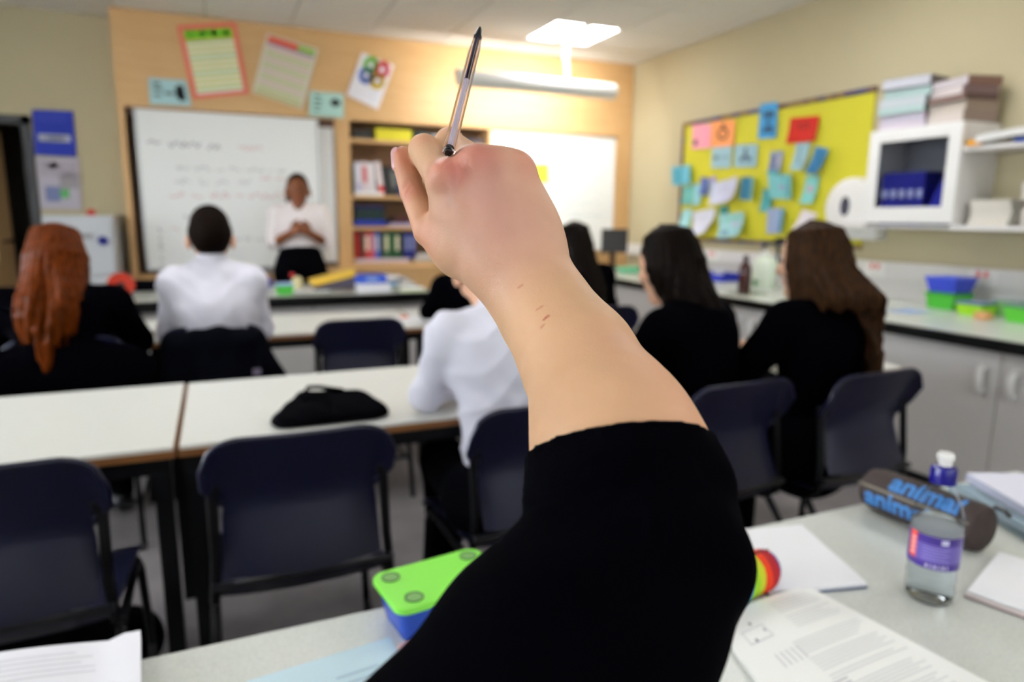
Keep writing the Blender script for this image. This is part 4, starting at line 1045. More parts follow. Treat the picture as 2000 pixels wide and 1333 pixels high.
def person(label, loc, rz, J, skin, top_m, bot_m, hair, h=0.007, sleeve='long', sw=1.0, top_extra=None, group=None, top_name='jumper', folds=0.0, shoulder_r=0.055, hairfn=None, skirt=False):
    """J: joints in the person's own frame (x right, y forward, z up)"""
    Rz = rotz(rz); L = Vector((loc[0], loc[1], 0))
    root = thing('person', label, 'person', (loc[0], loc[1], 0), 0, group)
    W = lambda p: L+Rz @ Vector(p)
    V3 = lambda p: Rz @ Vector(p)
    g = {k: W(v) for k, v in J.items() if k in ('pelvis', 'waist', 'chest', 'neck', 'head') or k[:2] in ('sh', 'el', 'wr', 'hi', 'kn', 'an')}
    fw = V3((0, 1, 0)); rx = V3((1, 0, 0)); uz = Vector((0, 0, 1))
    hf = V3(Vector(J.get('face', (0, 1, -0.1)))).normalized(); hc = g['head']
    hr = hf.cross(uz).normalized(); hu = hr.cross(hf)
    def HP(x, y, z): return hc+hr*x+hf*y+hu*z
    def torso(b, e, s=1.0):
        b.cap(g['pelvis'], g['waist'], (.135+e)*s, (.112+e)*s, n=fw, f=.72, k=.05)
        b.cap(g['waist'], g['chest'], (.112+e)*s, (.135+e)*s, n=fw, f=.74, k=.05)
        b.cap(g['chest'], g['neck']-uz*.05, (.135+e)*s, (.07+e)*s, n=fw, f=.74, k=.05)
        for q in 'LR': b.cap(g['neck']-uz*.035, g['sh'+q], (.05+e)*s, (shoulder_r-.006+e)*s, k=.045)
        for q in 'LR': b.cap(g['chest'], g['sh'+q]-uz*.02, .09*s+e, .045*s+e, k=.05)
    def arms(b, e, upto=1.0):
        for q in 'LR':
            b.cap(g['sh'+q], g['el'+q], (.047+e)*sw, (.038+e)*sw, k=.03)
            if upto > 0:
                e2 = g['el'+q].lerp(g['wr'+q], upto)
                b.cap(g['el'+q], e2, (.037+e)*sw, ((.037*(1-upto)+.025*upto)+e)*sw, k=.02)
    def legs(b, e):
        for q in 'LR':
            b.cap(g['pelvis'], g['hip'+q], .10+e, .09+e, k=.04)
            b.chain([g['hip'+q], g['kn'+q], g['an'+q]], [.085+e, .058+e, .04+e], k=.03)
    b = Blob(.03)
    torso(b, 0); arms(b, 0); legs(b, -.004)
    b.cap(g['neck']-uz*.03, HP(0, -.01, -.05), .052, .05, k=.03)
    b.cap(HP(0, -.012, .02), HP(0, .0, .03), .094, .09, n=hr, f=.82, k=.02)
    b.cap(HP(0, .03, -.03), HP(0, .062, -.088), .062, .028, k=.03, n=hr, f=.9)
    b.cap(HP(0, .088, .012), HP(0, .104, -.022), .008, .012, k=.014)       # nose
    for s in (-1, 1):
        b.ball(HP(s*.083, -.008, -.014), .030, k=.008, n=hr, f=.35)        # ears
        b.cap(HP(s*.028, .079, -.018), HP(s*.045, .06, -.02), .016, .016, k=.02)
    b.cap(HP(-.018, .082, -.052), HP(.018, .082, -.052), .009, .009, k=.008)   # mouth
    b.carve = []
    for s in (-1, 1): b.carve.append((np.array(HP(s*.031, .10, .012)), np.array(HP(s*.031, .10, .012)), .017, .017, .014, None, 1.0))
    for q, s in (('L', 1), ('R', -1)):
        dv = (g['wr'+q]-g['el'+q]); tx = J.get('thumb'+q); pm = J.get('palm'+q, (0, 0, -1)); dd = J.get('hd'+q)
        if dd: dv = V3(dd)
        hand(b, g['wr'+q], dv, V3(tx) if tx else rx*s, V3(pm), .95, J.get('curl', .35))
    for q in 'LR': b.cap(g['an'+q], g['an'+q]+V3((0, .12, -.03)), .035, .028, k=.02)
    lips = HP(0, .09, -.052)
    sp = [(lips, .022, (150, 70, 66), .7)]
    for s in (-1, 1):
        sp.append(((HP(s*.018, .088, .034), HP(s*.046, .078, .034)), .008, (40, 26, 20), .9))
        sp.append((HP(s*.079, -.008, -.012), .03, (min(255, skin[0]+10), int(skin[1]*.8), int(skin[2]*.75)), .5))
    b.build('body', 'skin_far', root, h, rgbfn(skin, sp))
    for s in (-1, 1):
        eye = MB().lathe([(0, -.011), (.006, -.0095), (.010, -.004), (.011, 0), (.010, .004), (.006, .0095), (0, .011)], (0, 0, 0), 12, 'y')
        eo = eye.build('eye', binder_mat((60, 44, 38)), root, world=False, smooth=True); eo.location = HP(s*.031, .078, .012)-Vector((loc[0], loc[1], 0))
    # clothes
    c = Blob(.035); e = .008
    torso(c, e)
    up_ = {'long': .97, 'short': 0.05, 'rolled': .8, 'none': 0}[sleeve]
    arms(c, e, up_)
    if top_m in ('shirt', 'blouse'):
        c.chain([g['neck']-uz*.02+rx*.0, g['neck']+uz*.022+fw*.006], [.066, .060], k=.012)
    if top_extra: top_extra(c, g, W, V3)
    ph = (loc[0]*7+loc[1]*3)
    if folds:
        fz = folds
        c.disp = lambda P: fz*(np.abs(np.sin(P[:, 2]*34+np.sin(P[:, 0]*19+ph)*2.4+P[:, 1]*18))**.6*.8-.5+np.sin(P[:, 0]*70+P[:, 2]*44+np.sin(P[:, 2]*31)*1.5)*.25)
    cut_z = J.get('hem')
    if cut_z: c.cuts.append((np.array((0, 0, cut_z)), np.array((0, 0, -1.0))))
    c.build(top_name, top_m, root, h)
    d = Blob(.04)
    d.cap(g['pelvis'], g['pelvis'].lerp(g['waist'], .6), .15, .125, n=fw, f=.78, k=.04); legs(d, .008)
    if skirt:
        d.cap(g['pelvis'], (g['knL']+g['knR'])/2+uz*.1, .165, .15, n=fw, f=.8, k=.05)
    d.build('skirt' if skirt else 'trousers', bot_m, root, h*1.2)
    for q in 'LR':
        sh_ = Blob(.02); a = g['an'+q]; a = Vector((a.x, a.y, .045))
        sh_.cap(a-V3((0, .03, 0)), a+V3((0, .13, -.012)), .042, .034, n=(0, 0, 1), f=.8); sh_.cap(a+uz*.03, a, .042, .04)
        sh_.cuts.append((np.array((0, 0, .003)), np.array((0, 0, -1.0))))
        sh_.build('shoe', 'shoe', root, .009)
    if hairfn: hairfn(root, HP, g, W, V3)
    return root

def seated(lean=.10, el=(.24, .10, .77), wr=(.10, .36, .765), headf=.04, headz=1.165, sh=.165, neckz=1.03, shz=.985, face=(0, 1, -.15), dx=0.0, **kw):
    J = dict(pelvis=(0, .06, .53), waist=(dx*.3, lean*.35+.035, .70), chest=(dx*.7, lean*.75, .87), neck=(dx, lean, neckz), head=(dx*1.1, lean+headf, headz),
             shL=(-sh+dx, lean*.9, shz), shR=(sh+dx, lean*.9, shz), elL=(-el[0]+dx, lean+el[1], el[2]), elR=(el[0]+dx, lean+el[1], el[2]),
             wrL=(-wr[0]+dx, lean+wr[1], wr[2]), wrR=(wr[0]+dx, lean+wr[1], wr[2]), hipL=(-.09, .09, .51), hipR=(.09, .09, .51),
             knL=(-.11, .40, .52), knR=(.11, .40, .52), anL=(-.11, .38, .085), anR=(.11, .38, .085), face=face)
    J.update(kw); return J

def hair_mat(name, c1, c2, rough=.35):
    m = mat(name, c1, rough, .05, noise=.1, nscale=150, rgb2=c2, stretch=(1, 1, .06), bump=.5, bscale=160)
    for n in m.node_tree.nodes:
        if n.type == 'MAPPING': n.inputs['Scale'].default_value = (1, 1, .06)
    return m
M['hair_red'] = hair_mat('ginger_hair', (100, 43, 6), (46, 17, 2), .36)
M['hair_dark'] = hair_mat('dark_brown_hair', (19, 10, 6), (5, 3, 2), .45)
M['hair_brown'] = hair_mat('brown_wavy_hair', (62, 39, 20), (20, 11, 6), .5)
M['hair_short'] = hair_mat('short_dark_hair', (22, 13, 8), (9, 5, 4), .8)
def long_hair(m, length, width=.105, n=34, wave=0.0, wf=30.0, a0=-125, a1=125, taper=.45, shift=(0, 0), back=.02, seed=1, h=.005, strand=.0022, fringe=False, lens=None):
    def fn(root, HP, g, W, V3):
        r = random.Random(seed); b = Blob(.02)
        b.cap(HP(0, -.02, .03), HP(0, -.010, .042), .095, .09, k=.01, n=tuple(HP(1, 0, 0)-HP(0, 0, 0)), f=.9)
        for i in range(n):
            a = math.radians(a0+(a1-a0)*(i+.5)/n); sx, cy = math.sin(a), -math.cos(a)
            p0 = HP(0, 0, .118); p1 = HP(sx*.062, cy*.075, .09); p2 = HP(sx*.084, cy*.096-.008, 0.0)
            L = length*(1-.12*abs(a)/2)+r.uniform(-.05, .03)
            if lens: L = lens(a, L)
            pts = [p0, p1, p2]; q = Vector(p2); steps = 7
            base = Vector(p2); out = (V3((sx*width, cy*(.09+back), 0)))
            cen = Vector(HP(0, 0, 0))
            tgt = Vector((cen.x, cen.y, 0))+out+V3((shift[0], shift[1], 0))
            for k in range(1, steps+1):
                u = k/steps; z = base.z-L*u
                s_ = min(1, (u*1.5)**1.4)
                x = base.x+(tgt.x-base.x)*s_; y = base.y+(tgt.y-base.y)*s_
                x += math.sin(u*L*wf+i*1.3)*wave; y += math.cos(u*L*wf+i*.9)*wave
                if u > .6: x += (tgt.x*0+cen.x+shift[0]-x)*(u-.6)*taper
                pts.append(Vector((x, y, z)))
            rs = [.010, .013, .0135]+[.0135-.009*(k/steps)**1.6 for k in range(1, steps+1)]
            b.chain(pts, rs, k=.010)
        hc_ = np.array(HP(0, .125, -.03))
        b.carve.append((np.array(HP(0, .125, -.065)), np.array(HP(0, .125, .0)), .072, .07, .02, None, 1.0))
        b.disp = lambda P: strand*np.sin(np.arctan2(P[:, 0]-hc_[0], P[:, 1]-hc_[1])*60+np.sin(P[:, 2]*22)*1.6)
        b.build('hair', m, root, h)
    return fn
def short_hair(m, h=.005):
    def fn(root, HP, g, W, V3):
        b = Blob(.02)
        b.cap(HP(0, -.022, .025), HP(0, -.008, .045), .099, .092, k=.02, n=tuple(HP(1, 0, 0)-HP(0, 0, 0)), f=.84)
        b.cap(HP(-.025, -.055, -.025), HP(.025, -.055, -.025), .028, .028, k=.03)
        b.carve.append((np.array(HP(0, .12, -.09)), np.array(HP(0, .13, .015)), .085, .085, .02, None, 1.0))
        for s in (-1, 1): b.carve.append((np.array(HP(s*.09, .03, -.06)), np.array(HP(s*.09, -.02, -.05)), .03, .03, .01, None, 1.0))
        b.disp = lambda P: .0016*np.sin(P[:, 0]*420+P[:, 2]*130)*np.sin(P[:, 1]*380+P[:, 2]*210)
        b.build('hair', m, root, h)
    return fn

FAIR = (226, 176, 146)
def drape(c, g, W, V3):
    c.cap(W((-.19, -.03, .68)), W((.19, -.03, .68)), .11, .11, n=V3((0, 1, 0)), f=.55, k=.05)
# boy in a white shirt, front row
person('boy with short dark hair in a white shirt, back to us', (-0.02, 2.93), 0, seated(lean=.07, sh=.14, el=(.18, .06, .77), wr=(.08, .32, .765), headf=.03, headz=1.152, neckz=1.05, shz=.985),
       FAIR, 'shirt', 'black_cloth', None, .007, top_name='shirt', folds=.0045, hairfn=short_hair('hair_short'), sw=.95)
# red haired girl, front row left
person('red haired girl in black seen from behind at the left', (-0.53, 2.80), 0.05, seated(lean=.10, sh=.165, el=(.235, .12, .76), wr=(.12, .36, .765), headz=1.085, neckz=.97, shz=.925, face=(0, 1, -.35), headf=.05),
       FAIR, 'knit', 'black_cloth', None, .008, sw=1.15, top_extra=drape, hairfn=long_hair('hair_red', .30, .10, 64, .002, 20, shift=(-.02, -.12), taper=.2, seed=3, lens=lambda a, L: L+.13*math.exp(-((a+.15)/.22)**2)))
# girl bent over the desk, front row right
person('girl in black bent low over her work, half hidden by the wrist', (1.17, 3.05), -0.12, seated(lean=.26, sh=.155, el=(.22, .06, .765), wr=(.05, .20, .765), headz=1.01, neckz=.93, shz=.90, headf=.15, face=(.3, .8, -.6)),
       FAIR, 'knit', 'black_cloth', None, .009, hairfn=long_hair('hair_brown', .12, .08, 36, .003, 20, shift=(0, -.06), seed=5, h=.006))
# far girl, long black hair
person('far girl with long black hair beside the raised wrist', (1.75, 3.13), -0.15, seated(lean=.12, sh=.155, headz=1.10, neckz=.99, shz=.945, headf=.03),
       FAIR, 'knit', 'black_cloth', None, .009, hairfn=long_hair('hair_dark', .40, .10, 44, .004, 18, seed=6, h=.006, shift=(.05, -.08)))
# boy leaning in a white shirt, middle row
person('boy in a white shirt leaning on the middle table behind the arm', (.685, 1.50), -0.05, seated(lean=.20, sh=.145, el=(.20, .045, .765), wr=(.02, .20, .765), headz=1.09, neckz=.99, shz=.945, headf=.13, face=(.1, .8, -.55), dx=.0),
       FAIR, 'shirt', 'black_cloth', None, .006, top_name='shirt', folds=.0065, hairfn=short_hair('hair_short'), sw=.92)
# dark straight haired girl
person('girl with straight dark hair in black, face turned left', (1.41, 1.58), 0.42, seated(lean=.17, sh=.16, el=(.20, .10, .765), wr=(.05, .30, .765), headz=1.10, neckz=.98, shz=.925, headf=.07, face=(.05, 1, -.25)),
       FAIR, 'knit', 'black_cloth', None, .007, hairfn=long_hair('hair_dark', .30, .085, 56, .001, 18, a0=-105, a1=105, seed=8, shift=(.02, -.085), lens=lambda a, L: L*.75 if a < -.3 else L*1.05), sw=1.1)
# wavy haired girl
person('girl with very long wavy brown hair in black at the right', (1.74, 1.50), 0.20, seated(lean=.08, sh=.165, el=(.215, .11, .765), wr=(.14, .27, .79), headz=1.115, neckz=.995, shz=.945, headf=.03, face=(-.25, 1, -.1)),
       FAIR, 'knit', 'black_cloth', None, .007, sleeve='rolled', hairfn=long_hair('hair_brown', .50, .105, 70, .008, 26, seed=9, shift=(.02, -.10), taper=.1, back=.03, lens=lambda a, L: .13+.36*min(1, max(0, (a+.05)/.4))+.25*min(1, max(0, (-a-1.5)/.3))), sw=1.15, skirt=True)
# teacher
BR = (120, 70, 42)
JT = dict(pelvis=(0, 0, .90), waist=(0, 0, 1.02), chest=(0, -.0, 1.17), neck=(0, 0, 1.31), head=(.0, .03, 1.42), shL=(-.15, 0, 1.265), shR=(.15, 0, 1.265),
          elL=(-.185, .02, 1.05), elR=(.185, .02, 1.05), wrL=(-.07, .16, 1.115), wrR=(.08, .16, 1.12), hipL=(-.09, 0, .82), hipR=(.09, 0, .82),
          knL=(-.09, .02, .45), knR=(.09, .02, .45), anL=(-.09, 0, .08), anR=(.09, 0, .08), face=(.12, 1, -.08), hem=.985,
          thumbL=(0, .2, 1), thumbR=(0, .2, 1), palmL=(0, -1, 0), palmR=(0, -1, 0), hdL=(.8, .5, .5), hdR=(-.8, .5, .5), curl=.5)
def puff(c, g, W, V3):
    for q in 'LR':
        c.cap(g['sh'+q].lerp(g['el'+q], .3), g['sh'+q].lerp(g['el'+q], .82), .056, .062, k=.03)
def bun(root, HP, g, W, V3):
    b = Blob(.02)
    b.cap(HP(0, -.022, .025), HP(0, -.012, .04), .099, .092, k=.02, n=tuple(HP(1, 0, 0)-HP(0, 0, 0)), f=.84)
    b.carve.append((np.array(HP(0, .115, -.09)), np.array(HP(0, .115, .01)), .08, .078, .015, None, 1.0))
    b.chain([HP(.03, -.09, 0), HP(.06, -.08, -.06), HP(.07, -.04, -.11)], [.035, .028, .015], k=.02)
    b.build('hair', 'hair_dark', root, .006)
person('teacher in a white blouse and black skirt facing the class', (.567, 5.30), PI, JT, BR, 'blouse', 'black_cloth', None, .007, sleeve='short', top_extra=puff, top_name='blouse', hairfn=bun, folds=.004, skirt=True, shoulder_r=.06)

# ---------------------------------------------------------------- the raised arm in the foreground
root = thing('person', 'pupil in a black jumper raising a bare right forearm with a pen', 'person', (-0.12, -0.06, 0))
PX = 1/1333.0
hb = Blob(.012)
V3d = tuple(fwd)
# forearm
fa = [(0.169, 0.3862, 1.2203), (0.1772, 0.3548, 1.1918), (0.1789, 0.3227, 1.1729), (0.1724, 0.2802, 1.1512), (0.1657, 0.2552, 1.1387), (0.1571, 0.2315, 1.112)]
hb.chain(fa, [.0205, .0250, .0286, .0340, .0370, .037], k=.018)
hb.cap((0.169, 0.3862, 1.2203), (0.1681, 0.3918, 1.2357), .0215, .021, k=.03, n=V3d, f=.8)
# metacarpals and knuckles
mcp = [(0.1332, 0.416, 1.271), (0.1512, 0.4096, 1.2805), (0.1659, 0.4078, 1.2784), (0.1802, 0.4101, 1.2765)]
car = [(0.1571, 0.3964, 1.2237), (0.1628, 0.3911, 1.2264), (0.1707, 0.388, 1.2277), (0.1805, 0.3881, 1.2276)]
for a, b_, r0, r1 in zip(car, mcp, (.0145, .0145, .0145, .0125), (.0118, .0118, .0112, .0108)):
    hb.cap(a, b_, r0, r1, k=.02)
hb.cap((0.1825, 0.4007, 1.245), (0.1871, 0.3985, 1.2328), .0125, .0125, k=.02)       # heel of the hand
hb.cap((0.1441, 0.4189, 1.2479), (0.1602, 0.4062, 1.2353), .017, .018, k=.02)           # thenar side
for a, b_ in zip(mcp, car):
    A0 = Vector(a)-fwd*.0150; B0 = Vector(a).lerp(Vector(b_), .60)-fwd*.0160
    hb.cap(A0, B0, .0028, .0016, k=.0045)                                    # tendons
    hb.ball(Vector(a)-fwd*(.0095 if a is not mcp[0] else .0085)+Vector((0, 0, .0012)), .0082, k=.007)       # knuckles
# index, middle, ring, little finger (curled away over the palm)
hb.chain([(0.1327, 0.4164, 1.2716), (0.13, 0.4505, 1.2928), (0.137, 0.4818, 1.2872), (0.1503, 0.4939, 1.2769)], [.0114, .0102, .0086, .0078], k=.003)
hb.chain([(0.1512, 0.4096, 1.2805), (0.149, 0.4568, 1.2992), (0.1555, 0.4828, 1.288), (0.1633, 0.4834, 1.2746)], [.0112, .0092, .0086, .0078], k=.004)
hb.chain([(0.1659, 0.4078, 1.2784), (0.1684, 0.4523, 1.2851), (0.1693, 0.4757, 1.2709), (0.172, 0.4703, 1.2607)], [.0106, .0092, .0084, .0076], k=.004)
hb.chain([(0.1802, 0.4101, 1.2765), (0.1836, 0.4467, 1.2785), (0.1816, 0.4647, 1.2644), (0.1808, 0.4565, 1.2549)], [.0100, .0085, .0076, .0068], k=.004)
# thumb
hb.chain([(0.1581, 0.4008, 1.226), (0.1424, 0.4171, 1.2292), (0.1289, 0.4362, 1.2404)], [.016, .0150, .0106], k=.012)
hb.chain([(0.1289, 0.4362, 1.2404), (0.1243, 0.4609, 1.2659), (0.1216, 0.4733, 1.2892)], [.0108, .0084, .0078], k=.0012)
hb.cap((0.1238, 0.4651, 1.2748), (0.1223, 0.4708, 1.2836), .0078, .0079, k=.002)
def crease(a, b_, r=.0006): hb.carve.append((np.array(a, float), np.array(b_, float), r, r, .0022, None, 1.0))
crease((0.1159, 0.4531, 1.2615), (0.1209, 0.453, 1.2689)); crease((0.1156, 0.4557, 1.2655), (0.1196, 0.4558, 1.2716))
hb.disp = lambda P: (.00035*np.sin(P[:, 0]*900+P[:, 2]*1300)*np.exp(-np.sum((P-np.array((0.1566, 0.3763, 1.2273)))**2, axis=1)/.00012)
                     + .00025*np.sin(P[:, 0]*160+np.sin(P[:, 1]*120)*2)*np.sin(P[:, 2]*140))
SK, PK, RD = (210, 166, 128), (196, 96, 88), (170, 66, 52)
HP_ = (196, 146, 136)
spots = [(((0.1593, 0.383, 1.2391), (0.1481, 0.3925, 1.2632)), .060, HP_, .9), ((0.1299, 0.4056, 1.2783), .017, PK, .75), ((0.1335, 0.4028, 1.2723), .014, PK, .45), ((0.1482, 0.3971, 1.2865), .022, PK, .75), ((0.1799, 0.3992, 1.2821), .022, PK, .55),
         ((0.1165, 0.4227, 1.235), .026, PK, .45), (((0.1193, 0.4647, 1.2854), (0.1166, 0.4698, 1.2944)), .016, RD, .65), ((0.1185, 0.4534, 1.2659), .012, PK, .5), (((0.1216, 0.4445, 1.2442), (0.1193, 0.4563, 1.271)), .020, (200, 128, 114), .5), ((0.1267, 0.4422, 1.2996), .013, PK, .3), ((0.1466, 0.4515, 1.3061), .010, PK, .3),
         (((0.154, 0.3992, 1.2818), (0.1574, 0.3783, 1.2393)), .014, (182, 126, 110), .5), (((0.1323, 0.401, 1.2715), (0.132, 0.3985, 1.2582)), .006, (140, 118, 122), .35), (((0.1718, 0.3929, 1.2606), (0.1826, 0.3858, 1.2484)), .016, (176, 118, 112), .5),
         (((0.1828, 0.236, 1.163), (0.1882, 0.2821, 1.1838)), .035, (212, 146, 118), .5)]
for a, b_ in (((1009,556),(1017,552)), ): pass
sc_ = [((0.1605, 0.3657, 1.2105), (0.1622, 0.3652, 1.2114)), ((0.1614, 0.3412, 1.2003), (0.1636, 0.3406, 1.2022)), ((0.1601, 0.3299, 1.1964), (0.1625, 0.3293, 1.1986)), ((0.158, 0.3299, 1.192), (0.1594, 0.3297, 1.1937))]
for (a, b_), st_ in zip(sc_, (.45, .45, .9, .5)):
    spots.append(((a, b_), -1, (168, 76, 58), st_))
def arm_col(V):
    c = rgbfn(SK, [s for s in spots if s[1] > 0])(V)
    cp = np.array(CAM)
    for (a, b_), r, col, st in [s for s in spots if s[1] < 0]:
        # distance measured across the line of the arm, front side only
        a = np.array(a); b2_ = np.array(b_)
        def front(p):
            dh = (p-cp)/np.linalg.norm(p-cp); t_ = V-cp; z_ = t_@dh
            pr = np.linalg.norm(t_-np.outer(z_, dh), axis=1); ok = np.nonzero(pr < .0015)[0]
            return V[ok[np.argmin(z_[ok])]] if len(ok) else p
        near, near2 = front(a), front(b2_)
        ba = near2-near+1e-9; hh = np.clip((V-near)@ba/(ba@ba), 0, 1)
        d = np.linalg.norm(V-near-np.outer(hh, ba), axis=1)
        w_ = (st*np.clip(1.5-d/.0007, 0, 1))[:, None]
        c = c*(1-w_)+np.array(lin(col))*w_
    return c
arm = hb.build('body', 'skin', root, .00115, arm_col)
# the rest of the body (inside the clothes, below and beside the camera), joined to the same mesh
SHR = Vector((.055, .10, 1.02))
bb = Blob(.03)
P_, W_, C_, N_, Hc = [Vector(v) for v in ((-.13, -.10, .53), (-.13, -.08, .70), (-.13, -.05, .86), (-.135, -.03, .985), (-.185, -.055, 1.10))]
SHL = Vector((-.30, -.05, .93)); SHR = Vector((.0, .085, .985)); ELR = Vector((0.1552, 0.2282, 1.108)); ELL = Vector((-.36, .0, .70)); WRL = Vector((-.2, .12, .60))
bb.cap(P_, W_, .135, .112, n=(0, 1, 0), f=.72, k=.05); bb.cap(W_, C_, .112, .13, n=(0, 1, 0), f=.74, k=.05); bb.cap(C_, N_-Vector((0, 0, .04)), .13, .07, n=(0, 1, 0), f=.74, k=.05)
for s_ in (SHL, SHR): bb.cap(N_-Vector((0, 0, .03)), s_, .05, .05, k=.04)
bb.chain([SHR, (0.0765, 0.1853, 1.0555), ELR], [.05, .046, .038], k=.03); bb.chain([SHL, ELL, WRL], [.047, .038, .025], k=.03)
bb.cap(N_, Hc-Vector((0, 0, .05)), .05, .05); bb.cap(Hc+Vector((0, -.012, .02)), Hc+Vector((0, 0, .03)), .092, .088, n=(1, 0, 0), f=.82, k=.02)
bb.cap(Hc+Vector((0, .03, -.03)), Hc+Vector((0, .06, -.085)), .06, .028, k=.03); bb.cap(Hc+Vector((0, .088, .012)), Hc+Vector((0, .1, -.02)), .008, .012, k=.014)
for s_ in (-1, 1):
    bb.ball(Hc+Vector((s_*.075, -.008, -.012)), .026, k=.008, n=(1, 0, 0), f=.35)
    bb.chain([P_+Vector((s_*.09, .05, -.02)), P_+Vector((s_*.12, .42, -.02)), P_+Vector((s_*.12, .40, -.44))], [.085, .058, .04], k=.03)
hand(bb, WRL, WRL-ELL, (0, 1, 0), (0, 0, -1), .95, .4)
body2 = bb.build('inner_body', 'skin', root, .009, SK)
m1, m2 = arm.data, body2.data
v1 = np.empty(len(m1.vertices)*3); m1.vertices.foreach_get('co', v1); v2 = np.empty(len(m2.vertices)*3); m2.vertices.foreach_get('co', v2)
l1 = np.empty(len(m1.loops), np.int32); m1.loops.foreach_get('vertex_index', l1); l2 = np.empty(len(m2.loops), np.int32); m2.loops.foreach_get('vertex_index', l2)
c1 = np.empty(len(m1.vertices)*4, np.float32); m1.color_attributes['Col'].data.foreach_get('color', c1)
c2 = np.empty(len(m2.vertices)*4, np.float32); m2.color_attributes['Col'].data.foreach_get('color', c2)
me = bpy.data.meshes.new('body'); me.vertices.add(len(m1.vertices)+len(m2.vertices)); me.vertices.foreach_set('co', np.concatenate([v1, v2]))
lv = np.concatenate([l1, l2+len(m1.vertices)]).astype(np.int32); me.loops.add(len(lv)); me.loops.foreach_set('vertex_index', lv)
me.polygons.add(len(lv)//4); me.polygons.foreach_set('loop_start', np.arange(0, len(lv), 4, dtype=np.int32)); me.polygons.foreach_set('use_smooth', np.ones(len(lv)//4, bool))
me.update(calc_edges=True); ca = me.color_attributes.new('Col', 'FLOAT_COLOR', 'POINT'); ca.data.foreach_set('color', np.concatenate([c1, c2])); me.materials.append(M['skin'])
bpy.data.objects.remove(body2); arm.data = me; arm.name = 'body'
# thumb nail
M['nail'] = mat('finger_nail', (196, 142, 140), .25, .5)
nb = Blob(.003); nb.cap((0.1164, 0.4701, 1.2843), (0.1162, 0.4728, 1.292), .0050, .0044, k=.003, n=Vector((-.75, -.55, .1)), f=.45)
nb.build('nail', 'nail', root, .0007)
# jumper: sleeve pushed up to below the elbow, upper arm, trunk
jb = Blob(.02)
jb.chain([(0.1709, 0.2809, 1.1569), (0.167, 0.2587, 1.1423), (0.1605, 0.2406, 1.1266), (0.1559, 0.2283, 1.1102)], [.0418, .0428, .0444, .0462], k=.006)
jb.chain([(0.1559, 0.2283, 1.1102), (0.116, 0.2069, 1.0828), (0.0765, 0.1853, 1.0555)], [.0455, .0515, .054], k=.010)
jb.cap((0.0765, 0.1853, 1.0555), SHR, .055, .062, k=.02)
jb.cap(P_, W_, .15, .13, n=(0, 1, 0), f=.74, k=.05); jb.cap(W_, C_, .13, .145, n=(0, 1, 0), f=.74, k=.05); jb.cap(C_, N_-Vector((0, 0, .05)), .145, .07, n=(0, 1, 0), f=.74, k=.05)
jb.cap(N_-Vector((0, 0, .04)), SHL, .06, .062, k=.04); jb.cap(N_-Vector((0, 0, .04)), SHR, .06, .064, k=.04); jb.chain([SHL, ELL, WRL], [.06, .05, .036], k=.03)
ax = (Vector((0.1772, 0.3548, 1.1918))-Vector((0.167, 0.2587, 1.1423))).normalized()
cc = Vector((0.1677, 0.2628, 1.1451))
q_ = 3
c1_, c2_, c3_ = Vector((0.1297, 0.2785, 1.1387)), Vector((0.2077, 0.2462, 1.1453)), Vector((0.1478, 0.2297, 1.1667))
ax = (c2_-c1_).cross(c3_-c1_).normalized()
if ax.z < 0: ax = -ax
cc = (c1_+c2_)/2
jb.cuts.append((np.array(cc), np.array(ax)))
u1 = ax.orthogonal().normalized(); u2 = ax.cross(u1)
def jdisp(P):
    d = P-np.array(cc); s = d@np.array(ax); th = np.arctan2(d@np.array(u2), d@np.array(u1))
    rib = .00045*np.sin(th*110)*((s > -.026) & (s < .01))
    fold = .0016*np.sin(s*150+np.sin(th*3)*1.6)*np.exp(-((s+.05)/.05)**2)+.0015*np.sin(P[:, 0]*42+P[:, 2]*60+np.sin(P[:, 1]*35)*1.4)*np.clip(-s*14-.5, 0, 1)
    return rib+fold+.0012*np.exp(-((s+.030)/.004)**2)
jb.disp = jdisp
jb.build('jumper', 'knit', root, .0028)
tb = Blob(.04); tb.cap(P_, P_.lerp(W_, .5), .152, .128, n=(0, 1, 0), f=.78)
for s_ in (-1, 1): tb.chain([P_+Vector((s_*.09, .05, -.02)), P_+Vector((s_*.12, .42, -.02)), P_+Vector((s_*.12, .40, -.44))], [.095, .068, .05], k=.03)
tb.build('trousers', 'black_cloth', root, .012)
for s_ in (-1, 1):
    sh_ = Blob(.02); a = Vector((P_.x+s_*.12, P_.y+.40, .045)); sh_.cap(a-Vector((0, .03, 0)), a+Vector((0, .13, -.012)), .042, .034, n=(0, 0, 1), f=.8)
    sh_.cuts.append((np.array((0, 0, .003)), np.array((0, 0, -1.0)))); sh_.build('shoe', 'shoe', root, .01)
hh = Blob(.02); hh.cap(Hc+Vector((0, -.025, .028)), Hc+Vector((0, -.012, .042)), .102, .094, k=.02, n=(1, 0, 0), f=.88)
hh.carve.append((np.array(Hc+Vector((0, .12, -.09))), np.array(Hc+Vector((0, .13, .01))), .085, .085, .02, None, 1.0))
hh.build('hair', 'hair_short', root, .006)

